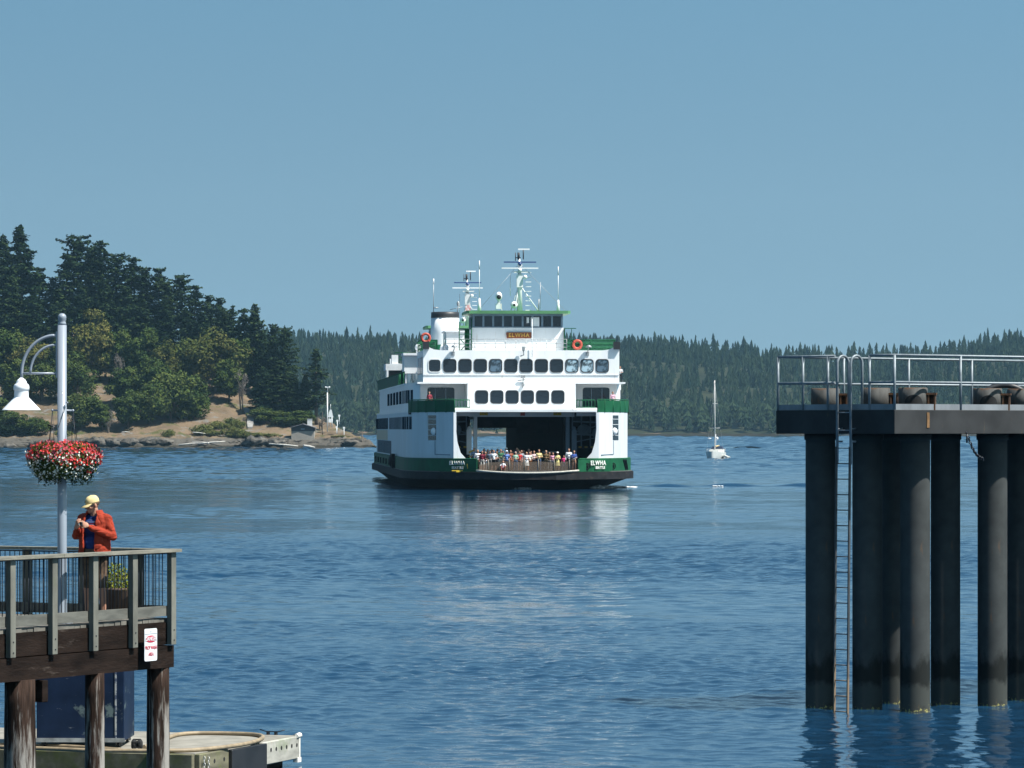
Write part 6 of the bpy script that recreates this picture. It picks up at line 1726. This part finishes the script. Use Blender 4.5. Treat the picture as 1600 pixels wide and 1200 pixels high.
# ------------------------------------------------------------------ cars waiting on the car deck
M_tyre = mat('rubber_tyre', (.02,.02,.02), .8); M_cglass = mat('car_glass', (.02,.03,.04), .1, spec=.6); M_lampw = mat('headlight_glass', (.6,.6,.6), .2)
def car(x, y, c, label, tall=0.0, rack=False):
    cc, sn = math.cos(PHI), math.sin(PHI)
    t_ = thing('parked_car', label, 'car', (1.50+x*cc-y*sn, 380+x*sn+y*cc, 1.70), PHI, 'cars waiting on the ferry deck')
    H = 1.45+tall; cm = mat('car_paint', c, .3, var=.05, coat=.5)
    s = MB()
    def sec(y, w, z0, z1): return [(-w,y,z0),(w,y,z0),(w*1.02,y,(z0+z1)*.5),(w*.96,y,z1),(-w*.96,y,z1),(-w*1.02,y,(z0+z1)*.5)]
    loft(s, [sec(0,.70,.32,.68), sec(.15,.84,.25,.78), sec(1.1,.88,.22,.95), sec(3.6,.88,.22,1.0), sec(4.3,.84,.25,.98), sec(4.5,.72,.35,.85)], sm=False)
    for rr in (0, 5*6): s.face(range(rr, rr+6))
    b = len(s.v)
    loft(s, [[(-.80,1.05,.95),(.80,1.05,.95),(.78,4.1,1.0),(-.78,4.1,1.0)], [(-.62,1.85,H),(.62,1.85,H),(.62,3.5,H),(-.62,3.5,H)]], sm=False); s.face(range(b+4,b+8))
    s.build('body', cm, t_, bevel=.03)
    s = MB(); s.poly([(-.72,1.12,1.0),(.72,1.12,1.0),(.58,1.78,H-.06),(-.58,1.78,H-.06)]); 
    s.v = [(a, b_-.02, c_+.015) for a, b_, c_ in s.v]; s.build('windscreen', M_cglass, t_)
    for sg in (1,-1):
        s = MB(); s.poly([(sg*.80,1.35,1.0),(sg*.79,3.9,1.02),(sg*.66,3.45,H-.08),(sg*.66,1.95,H-.08)]); s.v = [(a+sg*.012, b_, c_) for a,b_,c_ in s.v]; s.build('side_window', M_cglass, t_)
        s = MB(); s.ball((sg*.62,.08,.62),(.15,.08,.08),8,5); s.build('headlight', M_lampw, t_)
        for yy in (.85, 3.65):
            s = MB(); s.tube([(sg*.72,yy,.32),(sg*.90,yy,.32)], .32, 14); wl = s.build('wheel', M_tyre, t_)
            s = MB(); s.tube([(sg*.90,yy,.32),(sg*.915,yy,.32)], .19, 10); s.build('rim', M_steel, wl)
    s = MB(); s.box(-.45,.45,-.015,.02,.42,.56); s.build('grille', M_frame, t_)
    if rack:
        s = MB(); s.box(-.66,.66,1.9,2.0,H+.04,H+.10); s.box(-.66,.66,3.1,3.2,H+.04,H+.1); s.box(-.62,.62,1.7,3.6,H+.1,H+.16); s.build('roof_rack', M_white2, t_)
car(-3.0, 14, (.015,.017,.02), 'black car first in the lane under the open view, far behind the crowd')
car(-2.9, 24, (.03,.035,.05), 'dark blue car second in that lane on the car deck', .2)
car(-.1, 16, (.05,.05,.055), 'dark grey car in the middle lane behind the crowd')
car(2.9, 10.5, (.035,.03,.03), 'dark car with a pale roof rack behind the pink top', .15, True)
car(2.8, 24, (.06,.02,.02), 'dark red car deep in the right lane of the car deck')

# ------------------------------------------------------------------ the man on the pier
YM = 60.95
MR = R(-25)
mx = ax(148, YM)
man = thing('person', 'man in yellow cap and orange-red jacket looking down at his camera', 'person', (mx, YM, 2.795), MR)
M_jack = mat('orange_red_fleece', (.30,.040,.020), .85, var=.2, scale=6, bump=.004, bscale=14, spec=.15)
M_tee = mat('navy_tshirt', (.016,.04,.16), .85, var=.25, scale=6, bump=.003, bscale=12, spec=.15)
M_short = mat('brown_plaid_shorts', (.12,.075,.045), .9, var=.6, scale=9, stretch=(1,1,1))
M_cap_ = mat('straw_yellow_cap', (.66,.52,.25), .8, var=.15, scale=10)
HR = Matrix.Translation((-.015,-.03,1.665)) @ Matrix.Rotation(R(-34),4,'Z') @ Matrix.Rotation(R(16),4,'X')
def hp(p): return tuple(HR @ Vector(p))
def xf(s, i0): s.v = s.v[:i0]+[hp(p) for p in s.v[i0:]]
S = []
def C_(a, b, r0, r1, m): S.append((a, b, r0, r1, m))
for sg in (1,-1):
    C_((sg*.10,.0,.98),(sg*.12,.0,.55),.105,.07,2); C_((sg*.12,.0,.55),(sg*.13,.03,.11),.064,.042,0); C_((sg*.13,.05,.05),(sg*.16,-.16,.04),.05,.04,3)
C_((-.08,0,1.0),(.08,0,1.0),.145,.145,2); C_((-.05,-.01,1.14),(.05,-.01,1.14),.155,.155,1); C_((-.08,-.0,1.36),(.08,-.0,1.36),.142,.142,1); C_((-.14,.0,1.475),(.14,.0,1.475),.075,.075,1)
C_((0,.01,1.53),(-.01,-.015,1.63),.068,.062,0)
el = {1:(.305,.0,1.225), -1:(-.30,-.02,1.235)}; ha = {1:(.085,-.30,1.375), -1:(-.10,-.33,1.35)}
for sg in (1,-1):
    C_((sg*.20,.0,1.49), el[sg], .07, .052, 4); C_(el[sg], ha[sg], .05, .033, 4)
s = MB()
for a, b, r0, r1, m in S: capsule(s, a, b, r0, r1, 12)
# head: skull, jaw, cheeks, nose, brow, ears, lips
i0 = len(s.v)
s.ball((0,.012,.055),(.078,.098,.098),18,12); capsule(s,(0,-.03,-.005),(0,-.045,-.045),.066,.046,12); s.ball((0,-.075,-.062),(.026,.022,.02),10,7)
for sg in (1,-1): s.ball((sg*.04,-.068,.005),(.028,.022,.026),10,7); s.ball((sg*.083,.012,.015),(.012,.022,.034),8,6); s.ball((sg*.033,-.088,.042),(.026,.012,.008),8,6)
capsule(s,(0,-.092,.032),(0,-.112,.002),.011,.017,8); s.ball((0,-.093,-.03),(.026,.012,.007),8,6); s.ball((0,-.090,-.041),(.022,.012,.007),8,6)
xf(s, i0)
HS = [(hp((0,.02,.05)),hp((0,.0,.06)),.09,0),(hp((0,-.03,-.01)),hp((0,-.05,-.05)),.055,0)]
# hands: palm, four fingers, thumb
def hand(c, d, nrm, thumb_dir, curl):
    """palm centre c, d along fingers, nrm out of the back of the hand"""
    c = Vector(c); d = Vector(d).normalized(); nn = Vector(nrm).normalized(); sd_ = d.cross(nn).normalized(); nn = sd_.cross(d)
    i = len(s.v); s.ball((0,0,0),(.046,.052,.017),12,8)
    s.v = s.v[:i]+[tuple(c+sd_*v[0]+d*v[1]+nn*v[2]) for v in s.v[i:]]
    out = [(tuple(c-d*.03), tuple(c+d*.03), .035, 0)]
    for k, (off, L_) in enumerate(((-.033,.062),(-.011,.074),(.011,.070),(.032,.055))):
        p0 = c+sd_*off+d*.045; p1 = p0+d*L_*.5-nn*L_*.12*curl; p2 = p1+d*L_*.32-nn*L_*.45*curl; p3 = p2+d*L_*.10-nn*L_*.38*curl
        for a, b, r0, r1 in ((p0,p1,.0105,.0098),(p1,p2,.0098,.009),(p2,p3,.009,.0075)): capsule(s, a, b, r0, r1, 8)
        out.append((tuple(p0), tuple(p3), .01, 0))
    q0 = c-d*.015+sd_*thumb_dir*.036; q1 = q0+d*.03+sd_*thumb_dir*.022-nn*.012; q2 = q1+d*.028-nn*.012
    capsule(s, q0, q1, .014, .011, 8); capsule(s, q1, q2, .011, .009, 8); out.append((tuple(q0), tuple(q2), .012, 0))
    return out
hh = []
hl = Vector(ha[-1]); hr_ = Vector(ha[1])
hh += hand(hl+Vector((.02,-.055,.035)), (.35,-.35,.85), (-.6,-.75,-.1), 1, .8)
hh += hand(hr_+Vector((-.03,-.055,.03)), (-.75,-.25,.45), (.25,-.75,.5), -1, .9)
me = fuse(s, 'person', .0065, 1)
for m in (M_skin, M_tee, M_short, cmat((.20,.18,.16)), M_jack): me.materials.append(m)
assign(me, [(a,b,(r0+r1)/2,m) for a,b,r0,r1,m in S]+HS+hh, 5)
bo = bpy.data.objects.new('body', me); col.objects.link(bo); bo.parent = man
# jacket: open shell and sleeves
s = MB()
def shell(z, a, b, ph0, ph1, th, y0=0.0, n=26):
    outer = []; inner = []
    for i in range(n+1):
        t = ph0+(ph1-ph0)*i/n
        outer.append(((a+th)*math.sin(t), y0-(b+th)*math.cos(t), z)); inner.append((a*math.sin(t), y0-b*math.cos(t), z))
    return outer+inner[::-1]
rings = []
for z, a, b, p0, p1, y0 in ((.93,.215,.185,.45,5.95,0),(1.02,.215,.18,.42,5.93,0),(1.12,.212,.18,.42,5.90,0),(1.22,.212,.172,.42,5.86,0),(1.34,.222,.16,.42,5.85,0),(1.44,.232,.14,.40,5.9,0),(1.505,.222,.115,.42,5.9,0),(1.545,.17,.10,.5,5.8,0),(1.575,.11,.085,.55,5.75,.0),(1.615,.083,.080,.6,5.7,.0)):
    rings.append(shell(z, a, b, p0, p1, .030, y0))
loft(s, rings); n_ = len(rings[0]); s.face(range(n_)); s.face(range(len(s.v)-n_, len(s.v)))
for sg in (1,-1):
    capsule(s, (sg*.19,.0,1.49), el[sg], .088, .066, 14); capsule(s, el[sg], tuple(Vector(el[sg]).lerp(Vector(ha[sg]),.90)), .064, .046, 14)
jm = fuse(s, 'jacket', .009, 2); jm.materials.append(M_jack)
for v in jm.vertices:      # cloth folds: creases that wrap the sleeves and hang down the body
    p = v.co; arm = abs(p.x) > .21
    q = mnoise.noise((p.x*9, p.y*9, p.z*(22 if arm else 6)+3))+.5*mnoise.noise((p.x*20, p.y*20, p.z*26))
    q -= 1.1*max(0, 1-abs(mnoise.noise((p.x*7+5, p.y*7, p.z*(15 if arm else 8))))*9)
    v.co = p+v.normal*(.0085*q)
jm.polygons.foreach_set('use_smooth', np.ones(len(jm.polygons), dtype=bool))
jo = bpy.data.objects.new('jacket', jm); col.objects.link(jo); jo.parent = man
s = MB(); s.bar((.135,-.172,1.40),(.128,-.182,1.29),.006,.006); s.build('pocket_zip', M_iron, man)
# print on the shirt: pale and red bands of small unreadable lettering
s = MB(); rd = random.Random(2)
for z, h_, m_, n_ in ((1.435,.014,0,13),(1.415,.011,1,1),(1.392,.016,0,14),(1.465,.012,0,1)):
    w0 = .085 if z < 1.45 else .02
    for i in range(n_):
        x0 = -w0-.01+2*w0*i/n_; x1 = x0+2*w0/n_*(.78 if n_ > 1 else 1)
        for a_, b_ in ((x0, x1),):
            k = 3
            for q in range(k):
                xa = a_+(b_-a_)*q/k; xb = a_+(b_-a_)*(q+1)/k
                f = lambda x: -.005-math.sqrt(max(0, .143**2-(max(0,abs(x)-.08))**2-(max(0,z+.008-1.36))**2))
                zz = z+(.002*rd.random() if n_ > 1 else 0)
                s.poly([(xa,f(xa),zz),(xb,f(xb),zz),(xb,f(xb),zz+h_),(xa,f(xa),zz+h_)], m_)
s.build('shirt_print', [cmat((.75,.76,.78)), cmat((.5,.06,.08))], man)
# cap, sunglasses, hair at the back
s = MB(); i0 = 0
s.lathe([(.100,.050),(.101,.075),(.097,.105),(.082,.138),(.055,.158),(.02,.167),(.001,.168)], 22); s.v = [(x*.86, y*1.06+.012, z+(-.02*(y+.02) if z < .1 else 0)) for x, y, z in s.v]
b0 = len(s.v)
for i in range(13):
    t = -1.15+2.3*i/12; s.v.append((.083*math.sin(t)*1.02, .008-.098*math.cos(t), .060)); s.v.append((.080*math.sin(t), -.055-.125*math.cos(t)*1.0, .042-.012*abs(math.sin(t))))
for i in range(13): x,y,z = s.v[b0+2*i]; s.v.append((x,y,z-.006)); x,y,z = s.v[b0+2*i+1]; s.v.append((x,y,z-.006))
for i in range(12):
    a=b0+2*i; c=b0+26+2*i
    s.face((a,a+1,a+3,a+2),0,True); s.face((c+2,c+3,c+1,c),0,True); s.face((a+1,c+1,c+3,a+3))
s.ball((0,.012,.168),(.008,.008,.005),6,4); xf(s, 0); s.build('cap', M_cap_, man)
s = MB(); s.ball((-.012,-.094,.10),(.010,.004,.014),8,5); xf(s,0); s.build('cap_badge', cmat((.05,.05,.07)), man)
s = MB()
for sg in (1,-1): s.ball((sg*.034,-.092,.026),(.029,.012,.020),12,8); s.bar((sg*.062,-.083,.034),(sg*.083,.01,.030),.005,.010)
s.bar((-.008,-.098,.032),(.008,-.098,.032),.005,.006); xf(s,0); s.build('sunglasses', M_frame, man)
s = MB(); s.ball((0,.030,.045),(.081,.088,.062),16,10); s.v = [(x, max(y, -.02), z) for x,y,z in s.v]; xf(s,0); s.build('hair', cmat((.10,.07,.05)), man)
# the camera he holds
cpos = Vector((-.02,-.385,1.415))
cam_o = thing('compact_camera', 'small dark compact camera held in the hands of the man in the yellow cap', 'camera', tuple(Matrix.Translation(man.location) @ Matrix.Rotation(MR,4,'Z') @ cpos), MR+R(-12))
s = MB(); s.box(-.048,.048,-.012,.012,-.03,.03); s.build('body', mat('camera_black', (.03,.03,.035), .4), cam_o, bevel=.004)
s = MB(); s.tube([(-.012,-.012,0),(-.012,-.034,0)], [.022,.019], 16); s.tube([(-.012,-.034,0),(-.012,-.036,0)], .014, 14); s.build('lens', M_steel, cam_o)
s = MB(); s.box(.02,.035,-.006,.006,.03,.035); s.build('button', M_steel, cam_o)
